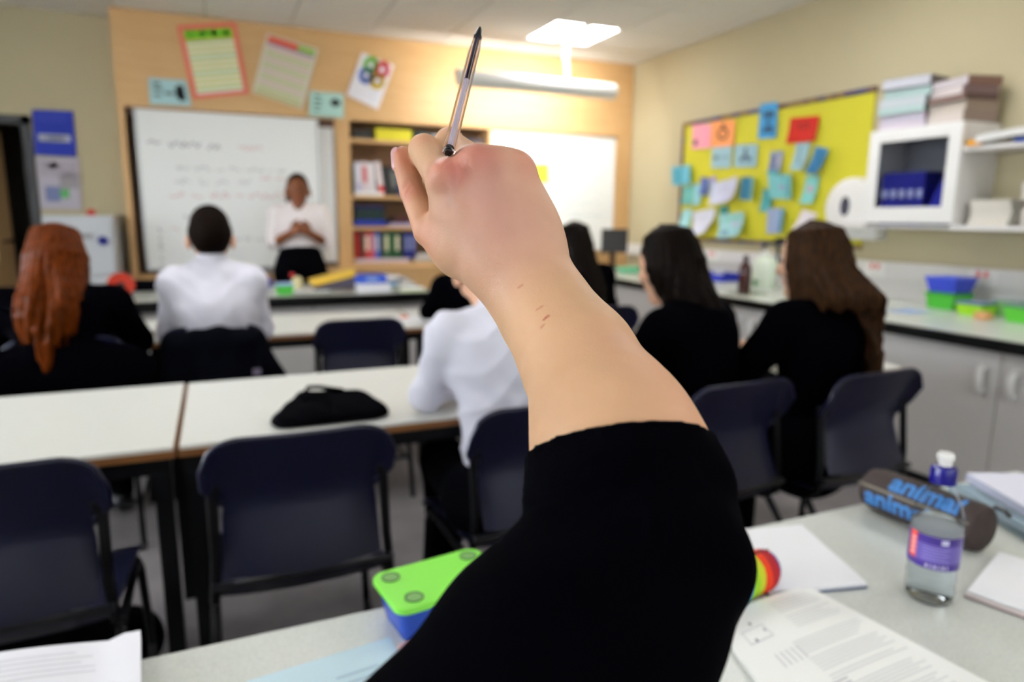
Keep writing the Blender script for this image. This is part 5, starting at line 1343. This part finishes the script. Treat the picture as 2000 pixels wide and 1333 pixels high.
# ---------------------------------------------------------------- the pen
pa, pb = Vector((0.1328, 0.408, 1.2885)), Vector((0.1839, 0.4896, 1.3844))
pd = (pb-pa).normalized(); PL = (pb-pa).length
pen = thing('pen', 'clear ballpoint pen with black tip, held point upwards', 'pen', tuple(pa))
pen.rotation_euler = (0, 0, 0)
Q = pd.to_track_quat('Z', 'Y').to_matrix()
def penpart(name, prof_, m, n=24, hexa=False, cols=None, smooth=True):
    vs = []; mb = MB().lathe(prof_, (0, 0, 0), 6 if hexa else n)
    mb.v = [tuple(Q @ Vector(v)) for v in mb.v]
    return mb.build(name, m, pen, world=False, smooth=smooth, angle=40)
M['pen_plastic'] = mat('clear_pen_plastic', (250, 246, 250), .06, .6, trans=1.0, ior=1.12)
M['ink'] = mat('ink_tube', (34, 30, 58), .3)
M['tube_empty'] = mat('used_ink_tube', (224, 216, 228), .4)
R0, R1 = .0042, .0033
sh0 = PL-.030
penpart('barrel', [(R1, 0.0), (R0, .0002), (R0, sh0), (R0*.92, sh0+.004), (.0031, PL-.0135), (.0028, PL-.0135), (R1*.9, sh0), (R1, 0.0)], 'pen_plastic', 6, True, smooth=False)
penpart('ink_tube', [(0, sh0-.034), (.00165, sh0-.034), (.00165, PL-.013), (0, PL-.013)], 'ink')
penpart('used_tube', [(0, .004), (.00165, .004), (.00165, sh0-.0342), (0, sh0-.0342)], 'tube_empty')
penpart('tip_holder', [(0, PL-.0132), (.0029, PL-.0132), (.0026, PL-.009), (.0016, PL-.003), (.0011, PL-.0015), (0, PL-.0015)], 'black_pl')
penpart('point', [(0, PL-.0014), (.0007, PL-.0014), (.0004, PL), (0, PL)], 'steel')
penpart('end_plug', [(0, -.0012), (.0022, -.0012), (.0026, -.0004), (.0026, .0038), (0, .0038)], 'black_pl')

# ================================================================ THINGS ON THE NEAR DESKS
# lunch box
LZ = TZ
t = thing('lunch_box', 'small blue plastic box with a bright green clip lid', 'box', (.247, .81, LZ), math.radians(8))
def rr_poly(w, d, r, n=5):
    out = []
    for cx, cy, a0 in ((w/2-r, d/2-r, 0), (-w/2+r, d/2-r, 90), (-w/2+r, -d/2+r, 180), (w/2-r, -d/2+r, 270)):
        for k in range(n+1):
            a = math.radians(a0+90*k/n); out.append((cx+r*math.cos(a), cy+r*math.sin(a)))
    return out
M['box_blue'] = mat('blue_translucent_plastic', (58, 92, 196), .25, trans=.25, ior=1.2)
M['lid_green'] = mat('lime_lid_plastic', (130, 222, 70), .35)
mb = MB(); n = 24
rings = [(rr_poly(.130, .082, .016), .0005), (rr_poly(.136, .088, .016), .012), (rr_poly(.148, .096, .016), .049)]
vs = []; fs = []
for pl, z in rings: vs += [(x, y, z) for x, y in pl]
m = len(rings[0][0])
for a in range(2):
    for k in range(m): fs.append((a*m+k, a*m+(k+1) % m, (a+1)*m+(k+1) % m, (a+1)*m+k))
fs.append(tuple(range(m))[::-1]); fs.append(tuple(range(2*m, 3*m)))
mb.add(vs, fs).build('body', 'box_blue', t, world=False, smooth=True, angle=50)
lid = MB().prism(rr_poly(.160, .104, .018), 'z', .047, .056).build('lid', 'lid_green', t, world=False, bevel=0.002)
M['lid_recess'] = mat('lid_recess', (110, 160, 84), .4)
for x, y in ((-.058, .030), (-.05, -.03), (.058, .030), (.055, -.03)):
    rg = MB()
    rg.lathe([(.0105, 0.0), (.0105, .0012), (.0122, .0012), (.0122, 0)], (x, y, .0562), 24)
    rg.build('clip_ring', binder_mat((70, 110, 60)), lid, world=False, smooth=True)
    MB().lathe([(0, .0), (.0103, .0), (.0103, .0005), (0, .0005)], (x, y, .0562), 24).build('clip_disc', 'lid_recess', lid, world=False)
# pale blue paper, eraser
def flat_sheet(name, cs, z, th, base, rects, label, cat, curl=None, n=10, group=None, sub='paper'):
    """cs: TL,TR,BR,BL on the desk"""
    c = [Vector((p[0], p[1], z)) for p in cs]; mid = sum(c, Vector())/4
    def S(u, v, o=0): 
        p = c[0].lerp(c[1], u).lerp(c[3].lerp(c[2], u), v); return p+Vector((0, 0, o+(curl(u, v) if curl else 0)))
    t = thing(name, label, cat, (mid.x, mid.y, z), 0, group)
    g_ = MB(); f = lambda u, v: S(v, u, th)
    g_.grid(f, n, n, col=base, thick=th*.98)
    g_.build(sub, 'print', t, smooth=True)
    if rects:
        pb = MB()
        for (u0, v0, u1, v1, col) in rects:
            nu = max(1, int(abs(u1-u0)*n)); nv = max(1, int(abs(v1-v0)*n))
            pb.grid(lambda b, a: S(u0+(u1-u0)*a, v0+(v1-v0)*b, th+.0004), nv, nu, col=col)
        pb.build('print', 'print', t)
    return t
rr = random.Random(2)
flat_sheet('worksheet', [(.0, .765), (.172, .785), (.19, .50), (-.0, .48)], TZ+.0003, .0008, (200, 224, 234), [(.55, .16+k*.05, .55+rr.uniform(.1, .3), .163+k*.05+.004, (150, 176, 196)) for k in range(6)], 'pale blue worksheet beside the green lidded box', 'paper')
solo('eraser', MB().box(.176, .742, TZ+.0005, .196, .757, TZ+.009), binder_mat((226, 180, 186)), 'small pink eraser in front of the lunch box', 'eraser', bevel=.002)
# open book at the bottom left
def textlines(n_, u0, u1, v0, v1, col, seed, gap=.5, para=6):
    rr = random.Random(seed); out = []
    for k in range(n_):
        v = v0+(v1-v0)*k/n_; 
        if k % para == para-1: continue
        out.append((u0, v, u0+(u1-u0)*rr.uniform(.75, 1), v+(v1-v0)/n_*gap*.6, col))
    return out
LG = (222, 222, 228)
t = flat_sheet('open_book', [(-.40, .90), (-.117, .889), (-.10, .70), (-.40, .70)], TZ+.002, .012, (240, 240, 246), textlines(16, .08, .92, .1, .95, LG, 3), 'thick open book at the bottom left corner', 'book', curl=lambda u, v: .018*math.sin(min(1, u*1.15)*PI)*.6+.006*(u > .9), n=16, sub='pages')
# open textbook on the right
sq = []
rects = textlines(12, .50, .93, .05, .30, (220, 220, 222), 5)+textlines(14, .36, .95, .34, .62, (216, 216, 218), 6)+textlines(16, .40, .95, .66, .96, (214, 214, 217), 7)
rects += [(.12, .16, .30, .165, (206, 206, 212)), (.12, .16, .125, .25, (190, 190, 196)), (.22, .12, .235, .14, (110, 110, 118)), (.28, .19, .29, .21, (120, 120, 128)), (.17, .23, .185, .25, (110, 110, 118)), (.30, .16, .305, .25, (190, 190, 196)), (.12, .25, .305, .255, (186, 186, 192))]
rects += [(.20+k*.04, .36, .208+k*.04, .45, (206, 202, 210)) for k in range(5)]
rects += [(.26, .62+k*.024, .44, .628+k*.024, (190, 188, 196)) for k in range(6)]
flat_sheet('textbook', [(.572, .650), (.757, .668), (.788, .405), (.50, .385)], TZ+.0006, .007, (242, 243, 238), rects, 'large white textbook page with small diagrams at the bottom right', 'book', curl=lambda u, v: .004*math.sin(PI*u), n=20, sub='pages')
# white pad with navy cover
t = thing('writing_pad', 'white writing pad with a slate blue cover beyond the textbook', 'notepad', (.80, .74, TZ))
pc = [(.675, .690), (.838, .640), (.905, .838), (.74, .885)]
pc = [(.690, .672), (.843, .636), (.905, .820), (.752, .855)]
MB().prism(pc, 'z', TZ+.0005, TZ+.003).build('cover', binder_mat((60, 76, 110)), t)
MB().prism([(x*.985+.8*.015, y*.985+.75*.015) for x, y in pc], 'z', TZ+.0032, TZ+.009).build('pages', 'paper', t)
for k in range(16):
    u = (k+.5)/16; x, y = pc[0][0]+(pc[1][0]-pc[0][0])*u, pc[0][1]+(pc[1][1]-pc[0][1])*u
# striped pencil case
t = thing('striped_pencil_case', 'soft pencil case in bright multicoloured stripes beside the sleeve', 'pencil case', (.63, .685, TZ))
stripes = [(150, 30, 40), (206, 44, 40), (60, 70, 170), (190, 194, 200), (60, 60, 70), (110, 40, 90), (40, 50, 70), (120, 184, 220), (150, 200, 40), (196, 204, 40), (226, 60, 24), (170, 30, 40), (70, 50, 130)]
mb = MB(); ns = len(stripes); m = 18
p0, p1 = Vector((.53, .665, TZ)), Vector((.712, .695, TZ)); dv = (p1-p0).normalized(); nv_ = Vector((-dv.y, dv.x, 0))
def csec(u):
    b = math.sqrt(max(0.0, 1-max(0, (abs(2*u-1)-.82)/.18)**2))*.6+.4
    return b
for k in range(ns*2):
    u0, u1_ = k/(ns*2), (k+1)/(ns*2)
    def pt(u, a):
        c = p0.lerp(p1, u); rr_ = csec(u); wob = 1+.05*math.sin(u*30+a*2)
        y_ = math.cos(a)*.027*rr_*wob; z_ = (math.sin(a)*.031*rr_+.0315)*1.0
        return c+nv_*y_+Vector((0, 0, max(.0006, z_)))
    mb.grid(lambda a, b: pt(u0+(u1_-u0)*b, a*2*PI), m, 1, col=stripes[k//2])
e0 = [pt(1.0, 2*PI*k/m) for k in range(m)]
mb.add(e0, [tuple(range(m))], stripes[-1])
u0, u1_ = 0, 0
mb.build('fabric', 'print', t, smooth=True)
MB().tube([p0.lerp(p1, .1)+Vector((0, 0, .062)), p0.lerp(p1, .5)+Vector((0, 0, .064)), p0.lerp(p1, .95)+Vector((0, 0, .060))], .0022, 8).build('zip', 'black_pl', t, smooth=True)

# water bottle
BX, BY = .905, .587
t = thing('water_bottle', 'clear water bottle with purple label and blue sports cap', 'bottle', (BX, BY, TZ))
M['pet'] = mat('clear_pet', (250, 253, 255), .03, trans=1.0, ior=1.12)
M['water'] = mat('water', (248, 253, 255), .0, trans=1.0, ior=1.2)
outer = [(.0, .004), (.014, .001), (.026, .0006), (.0305, .006), (.0315, .016), (.0305, .030), (.0315, .036), (.0305, .046), (.0318, .056), (.0318, .104), (.0322, .112), (.031, .128), (.026, .145), (.019, .159), (.0135, .168), (.0128, .178)]
inner = [(r-.0007 if r > .002 else 0, h+(.0007 if i < 3 else 0)) for i, (r, h) in enumerate(outer)]
MB().lathe(outer+inner[::-1], (0, 0, 0), 40).build('shell', 'pet', t, world=False, smooth=True, angle=60)
wt = [(r-.0009 if r > .002 else 0, h+.001) for r, h in outer if h < .113]+[(.0305, .116), (0, .116)]
MB().lathe(wt, (0, 0, 0), 40).build('water', 'water', t, world=False, smooth=True, angle=60)
lb = MB(); N = 48; rl = .0325
for k in range(N):
    a0, a1 = 2*PI*k/N, 2*PI*(k+1)/N
    ac = math.degrees((a0+a1)/2)
    # angle of the side facing the camera is about 213 degrees
    rel = (ac-213+540) % 360-180
    for z0_, z1_ in ((.056, .066), (.066, .092), (.092, .104)):
        c = (62, 40, 128) if z0_ != .066 else (104, 88, 168)
        if -62 < rel < -38 and z0_ > .06: c = (226, 74, 70)
        if rel < -38 and rel > -100 and c[0] != 226: c = (62, 40, 128)
        lb.add([(rl*math.cos(a0), rl*math.sin(a0), z0_), (rl*math.cos(a1), rl*math.sin(a1), z0_), (rl*math.cos(a1), rl*math.sin(a1), z1_), (rl*math.cos(a0), rl*math.sin(a0), z1_)], [(0, 1, 2, 3)], c)
lab = lb.build('label', 'print_gloss', t, world=False, smooth=False)
MB().lathe([(.03225, .0565), (.03225, .1035)], (0, 0, 0), 40).build('label_back', 'paper', lab, world=False, smooth=True)
lp = MB()
def lrect(a0, a1, z0_, z1_, c):
    m_ = max(1, int(abs(a1-a0)/6))
    for k in range(m_):
        b0, b1 = math.radians(213+a0+(a1-a0)*k/m_), math.radians(213+a0+(a1-a0)*(k+1)/m_); r_ = rl+.0003
        lp.add([(r_*math.cos(b0), r_*math.sin(b0), z0_), (r_*math.cos(b1), r_*math.sin(b1), z0_), (r_*math.cos(b1), r_*math.sin(b1), z1_), (r_*math.cos(b0), r_*math.sin(b0), z1_)], [(0, 1, 2, 3)], c)
lrect(14, 30, .094, .101, (206, 204, 226)); lrect(17, 27, .096, .0995, (150, 140, 190))
for k in range(6): lrect(-15+k*9, -10+k*9, .058, .0635, (170, 160, 206) if k % 2 else (206, 200, 224))
for k in range(5): lrect(-25, 35-(k % 2)*8, .069+k*.0044, .0705+k*.0044, (140, 128, 196))
for k in range(4): lrect(-57, -43, .071+k*.007, .075+k*.007, (246, 190, 186))
lp.build('print', 'print_gloss', lab, world=False)
MB().lathe([(.0132, .172), (.0165, .173), (.0165, .1925), (.0150, .196), (.0085, .198), (0, .198)], (0, 0, 0), 32).build('cap', mat('cap_blue', (26, 22, 116), .25), t, world=False, smooth=True)
MB().lathe([(.0085, .1982), (.0080, .206), (.0105, .207), (.0108, .212), (.009, .2155), (0, .2155)], (0, 0, 0), 24).build('spout', 'white_pl', t, world=False, smooth=True)
lab = MB()
# brown pencil case with blue lettering
t = thing('brown_pencil_case', 'brown barrel pencil case with sky blue lettering behind the bottle', 'pencil case', (1.10, .74, TZ))
CA, CB, CR = Vector((1.108, .640, TZ+.0405)), Vector((1.096, .850, TZ+.0405)), .040
cv = (CB-CA); CL = cv.length; cv.normalize(); side = Vector((-cv.y, cv.x, 0))   # side points to -x (towards the left)
M['case'] = mat('brown_nylon', (52, 40, 36), .7, bump=.2, bscale=800)
prof_ = [(0, 0), (CR*.8, 0.0), (CR*.95, .004), (CR, .012), (CR*1.0, CL*.5), (CR*.98, CL-.025), (CR*.86, CL-.008), (CR*.5, CL), (0, CL)]
mb = MB().lathe(prof_, (0, 0, 0), 40)
Rm = Matrix((side, Vector((0, 0, 1)), cv)).transposed()
if Rm.determinant() < 0: mb.f = [f[::-1] for f in mb.f]
mb.v = [tuple(CA+Rm @ Vector(v)) for v in mb.v]
mb.build('barrel', 'case', t, smooth=True)
M['letter'] = mat('sky_blue_print', (58, 124, 190), .5)
def wrap_text(txt, size, ang, s0, nm_):
    cu = bpy.data.curves.new('tmp_text', 'FONT'); cu.body = txt; cu.size = size; cu.offset = size*.03; cu.resolution_u = 3
    o = bpy.data.objects.new('tmp_text', cu); COL.objects.link(o)
    dg = bpy.context.evaluated_depsgraph_get(); dg.update()
    me_ = bpy.data.meshes.new_from_object(o.evaluated_get(dg)); bpy.data.objects.remove(o)
    import bmesh
    bm = bmesh.new(); bm.from_mesh(me_); bmesh.ops.triangulate(bm, faces=bm.faces)
    bmesh.ops.subdivide_edges(bm, edges=[e for e in bm.edges if e.calc_length() > .006], cuts=3, use_grid_fill=True)
    inv = local_matrix(t).inverted()
    for v in bm.verts:
        s = CL-(s0+v.co.x); a = math.radians(ang)+v.co.y/CR; r_ = CR+.0008
        v.co = inv @ (CA+cv*s+side*math.cos(a)*r_+Vector((0, 0, math.sin(a)*r_)))
    bm.to_mesh(me_); bm.free()
    me_.materials.clear(); me_.materials.append(M['letter'])
    ob = bpy.data.objects.new(nm_, me_); COL.objects.link(ob); ob.parent = t; return ob
wrap_text('animal', .046, -24, .024, 'lettering')
wrap_text('animal', .048, 33, .062, 'lettering')
zp = []
for k in range(11):
    s = CL*(.04+.92*k/10); a = math.radians(22); zp.append(CA+cv*s+side*math.cos(a)*(CR+.0012)+Vector((0, 0, math.sin(a)*(CR+.0012))))
MB().tube(zp, .0022, 8).build('zip', mat('zip_grey', (120, 112, 96), .4), t, smooth=True)
MB().tube([CA+Vector((0.01, -.001, CR)), CA+Vector((0.02, -.012, CR-.004)), CA+Vector((.035, -.012, CR-.016))], .004, 8).build('pull_tab', 'black_pl', t, smooth=True)

# plastic wallets with papers
t = thing('plastic_wallet', 'clear bluish plastic wallet full of sheets at the right edge', 'wallet', (1.34, .70, TZ))
M['wallet'] = mat('clear_wallet', (206, 226, 236), .12, trans=.6, ior=1.1)
wc = [(1.262, 0.776, 0.72), (1.147, 0.593, 0.72)]
wp = [(1.165, .640), (1.48, .50), (1.55, .80), (1.235, .86)]
wp = [(1.19, .575), (1.45, .47), (1.56, .73), (1.30, .83)]
MB().prism(wp, 'z', TZ+.0006, TZ+.016).build('cover', 'wallet', t, bevel=.003)
MB().prism([(x*.96+1.375*.04, y*.96+.65*.04) for x, y in wp], 'z', TZ+.0165, TZ+.021).build('cover', 'wallet', t, bevel=.001)
t = thing('paper_block', 'lilac white paper block lying on the plastic wallet', 'paper', (1.38, .70, TZ+.03))
MB().prism([(1.25, .63), (1.46, .53), (1.55, .73), (1.34, .825)], 'z', TZ+.0215, TZ+.037).build('pages', binder_mat((214, 216, 236)), t)
MB().prism([(1.25, .63), (1.46, .53), (1.55, .73), (1.34, .825)], 'z', TZ+.0372, TZ+.0385).build('cover', binder_mat((226, 226, 240)), t)
# exercise book bottom right
eb = [(.951, .566), (1.12, .625), (1.19, .42), (1.02, .36)]
t = thing('exercise_book', 'open pinkish edged exercise book cut by the right frame edge', 'book', (1.05, .5, TZ))
MB().prism(eb, 'z', TZ+.0005, TZ+.0025).build('cover', binder_mat((120, 96, 92)), t)
MB().prism([(x*.985+1.05*.015, y*.985+.5*.015) for x, y in eb], 'z', TZ+.0027, TZ+.007).build('pages', binder_mat((236, 222, 218)), t)
MB().prism([(x*.98+1.06*.02, y*.98+.505*.02) for x, y in eb], 'z', TZ+.009, TZ+.0105).build('open_page', 'paper', t)

# ================================================================ MIDDLE AND FRONT ROWS, BENCH
bg = thing('backpack', 'black backpack with a loop handle lying on the middle table', 'bag', (.25, 1.85, TZ))
b = Blob(.04)
b.cap((.175, 1.80, TZ+.01), (.335, 1.80, TZ+.01), .048, .048, n=(0, 0, 1), f=.8); b.cap((.20, 1.84, TZ+.028), (.32, 1.83, TZ+.022), .040, .038); b.cap((.14, 1.77, TZ+.01), (.35, 1.77, TZ+.01), .04, .04, n=(0, 0, 1), f=.6)
b.cuts.append((np.array((0, 0, TZ+.002)), np.array((0, 0, -1.0)))); b.disp = lambda P: .003*np.sin(P[:, 0]*70+P[:, 2]*50)*np.sin(P[:, 1]*60)
b.build('body', 'black_cloth', bg, .005)
MB().tube([(.185, 1.80, TZ+.045), (.188, 1.80, TZ+.075), (.197, 1.80, TZ+.088), (.225, 1.81, TZ+.084), (.29, 1.83, TZ+.064)], .0055, 8).build('handle', 'black_cloth', bg, smooth=True)
ct = thing('coat', 'black coat hanging over the chair behind the white shirted boy', 'coat', (-.03, 2.9, .80))
b = Blob(.04)
for s in (-1, 1): b.cap((-.03+s*.02, 2.865, .775), (-.03+s*.15, 2.87, .765), .03, .03, k=.02); b.cap((-.03+s*.15, 2.87, .765), (-.03+s*(.20 if s < 0 else .27), 2.84, .52), .03, .03, k=.03)
b.cap((-.08, 2.85, .72), (-.09, 2.84, .55), .07, .10, n=(0, 1, 0), f=.3, k=.04); b.cap((.03, 2.85, .72), (.05, 2.84, .55), .07, .11, n=(0, 1, 0), f=.3, k=.04)
b.disp = lambda P: .0018*np.sin(P[:, 0]*65+np.sin(P[:, 2]*12)*2)
b.build('cloth', 'navy_cloth', ct, .007)
tagm = MB().box(.10, 2.795, .63, .13, 2.799, .655); tagm.build('logo_patch', binder_mat((120, 110, 130)), ct)

def pile(name, x, y, z, w, d, h, c, lab, cat='paper', rz=0.0, roll=0.0):
    t = thing(name, lab, cat, (x, y, z), rz)
    MB().box(-w/2, -d/2, .0006, w/2, d/2, h*.9).build('pages', binder_mat(c), t, world=False)
    MB().box(-w/2+.004, -d/2+.004, h*.9+.0003, w/2-.006, d/2+.003, h).build('top_sheet', 'paper', t, world=False)
    return t
pile('worksheet', .90, 3.42, TZ, .2, .26, .006, (232, 228, 230), 'white worksheets by the bent girl elbow on the front row', rz=.3)
solo('orange_rubber', MB().box(.86, 3.46, TZ+.0065, .90, 3.48, TZ+.018), binder_mat((236, 130, 100)), 'small orange rubber on the white worksheets', 'eraser', bevel=.003)
pile('worksheet', -.40, 3.42, TZ, .2, .26, .005, (236, 236, 236), 'white worksheet between the red haired girl and the boy', rz=-.2)
pile('exercise_book', 1.52, 2.05, TZ, .2, .16, .012, (226, 226, 222), 'white exercise book on the table before the wavy haired girl', 'book', rz=.2)
solo('green_marker', MB().tube([(1.45, 1.92, TZ+.008), (1.53, 1.90, TZ+.008)], .0075, 10), binder_mat((30, 90, 40)), 'dark green marker pen near the girls on the right', 'pen', smooth=True)
BZ = .781
# bench clutter
t = thing('cable_reel', 'orange-red round reel with a black hub on the bench', 'reel', (-.51, 4.45, BZ))
MB().lathe([(.0, -.02), (.02, -.02), (.03, -.022), (.066, -.022), (.07, -.018), (.07, .018), (.066, .022), (0, .022)], (-.51, 4.42, BZ+.072), 30, 'y').build('disc', binder_mat((158, 38, 14)), t, smooth=True)
MB().lathe([(0, -.03), (.018, -.03), (.02, -.0225), (0, -.0225)], (-.51, 4.42, BZ+.072), 18, 'y').build('hub', 'black_pl', t, smooth=True)
MB().box(-.56, 4.38, BZ+.0005, -.46, 4.46, BZ+.012).build('foot', 'black_pl', t)
t = thing('satchel', 'flat black satchel lying on the bench behind the reel', 'bag', (-.18, 4.78, BZ))
b = Blob(.03); b.cap((-.50, 4.74, BZ+.035), (-.1, 4.74, BZ+.03), .055, .05, n=(0, 0, 1), f=.7); b.cuts.append((np.array((0, 0, BZ+.001)), np.array((0, 0, -1.0)))); b.build('body', 'black_cloth', t, .008)
pile('pink_paper', -.66, 4.35, BZ, .15, .15, .02, (240, 196, 200), 'pink paper pile on the bench beside the red hair', rz=.2)
solo('white_pot', MB().lathe([(0, 0.0006), (.03, .0006), (.035, .04), (0, .045)], (-.28, 4.33, BZ), 18), 'white_pl', 'small white pot beside the orange reel', 'pot', smooth=True)
tub('pot_tub', .36, 4.30, BZ, .10, .09, .055, (70, 170, 60), 'green pot with pale blue contents beside the boy', 'tub', lid=(150, 180, 220))
solo('blue_bottle_top', MB().lathe([(0, .0006), (.03, .0006), (.03, .05), (0, .06)], (.30, 4.80, BZ), 18), binder_mat((50, 60, 150)), 'navy bottle top behind the green pot', 'pot', smooth=True)
t = thing('round_bottle', 'cream round bottle with a red cap on the bench', 'bottle', (.46, 4.55, BZ))
MB().lathe([(0, .0006), (.025, .0006), (.036, .03), (.034, .06), (.02, .08), (0, .085)], (.46, 4.55, BZ), 20).build('body', binder_mat((216, 208, 160)), t, smooth=True)
MB().lathe([(0, 0), (.014, 0), (.014, .02), (0, .02)], (.43, 4.54, BZ+.085), 12).build('cap', binder_mat((190, 30, 40)), t, smooth=True)
pile('grey_mat', .52, 4.35, BZ, .22, .2, .012, (120, 128, 116), 'grey green mat under the yellow box on the bench')
t = thing('yellow_box', 'long yellow lidded box tilted on its grey base on the bench', 'box', (.66, 4.42, BZ))
Rm = Matrix.Rotation(.05, 3, 'Z') @ Matrix.Rotation(-.22, 3, 'Y')
cz = Vector((.66, 4.42, BZ+.085))
MB().obox(cz, (.27, .16, .035), Rm).build('lid', binder_mat((228, 186, 66)), t)
MB().prism([(.54, BZ+.013), (.79, BZ+.013), (.79, BZ+.09), (.54, BZ+.038)], 'y', 4.35, 4.49).build('base', binder_mat((78, 72, 84)), t)
pile('white_folder', .89, 4.32, BZ, .20, .18, .05, (226, 226, 232), 'white folder pile under the royal blue box', 'folder')
t = thing('blue_box', 'royal blue box on the white folders on the bench', 'box', (.88, 4.36, BZ+.05))
MB().box(.79, 4.28, BZ+.0506, .98, 4.46, BZ+.10).build('base', binder_mat((48, 82, 186)), t, bevel=.004)
MB().box(.85, 4.2795, BZ+.07, .92, 4.2799, BZ+.09).build('sticker', binder_mat((150, 176, 220)), t)
for k, (x, y, w_, d_, h_, c, lab, rz_) in enumerate([
        (1.06, 4.50, .24, .3, .035, (190, 196, 186), 'grey green paper pile at the right end of the bench', .1),
        (1.13, 4.24, .15, .16, .02, (206, 214, 176), 'pale lime paper pile at the bench corner', -.2),
        (1.05, 4.75, .2, .18, .06, (196, 198, 204), 'far grey paper pile on the bench', .4)]):
    pile('paper_pile', x, y, BZ, w_, d_, h_, c, lab, rz=rz_)
sh = MB().grid(lambda u, v: (.98+.2*u, 4.42+.16*v+.03*u, BZ+.037+.03*math.sin(u*PI)+.01*math.sin(v*4)), 8, 6, thick=.0012)
solo('crumpled_sheet', sh, 'paper', 'arched white sheet on top of the bench papers', 'paper', smooth=True)
sh = MB().grid(lambda u, v: (1.12+.12*u, 4.56+.10*v, BZ+.037+.018*math.sin(u*PI)), 8, 3, thick=.002)
solo('slate_folder', sh, binder_mat((92, 104, 124)), 'slate grey curled folder on the bench papers', 'folder', smooth=True)
solo('blue_card', MB().box(.99, 4.31, BZ+.036, 1.05, 4.37, BZ+.045), binder_mat((90, 170, 230)), 'sky blue card on the bench papers', 'card')
# things under the middle table, left
t = thing('shoulder_bag', 'dark bag with purple trim on the floor at the bottom left', 'bag', (-.45, 1.95, 0))
b = Blob(.05); b.cap((-.62, 1.98, .10), (-.30, 1.98, .09), .12, .10, n=(0, 1, 0), f=.7); b.cuts.append((np.array((0, 0, .003)), np.array((0, 0, -1.0)))); b.build('body', 'black_cloth', t, .01)
MB().tube([(-.66, 1.87, .14), (-.5, 1.85, .17), (-.35, 1.87, .14)], .008, 8).build('trim', binder_mat((96, 30, 90)), t, smooth=True)
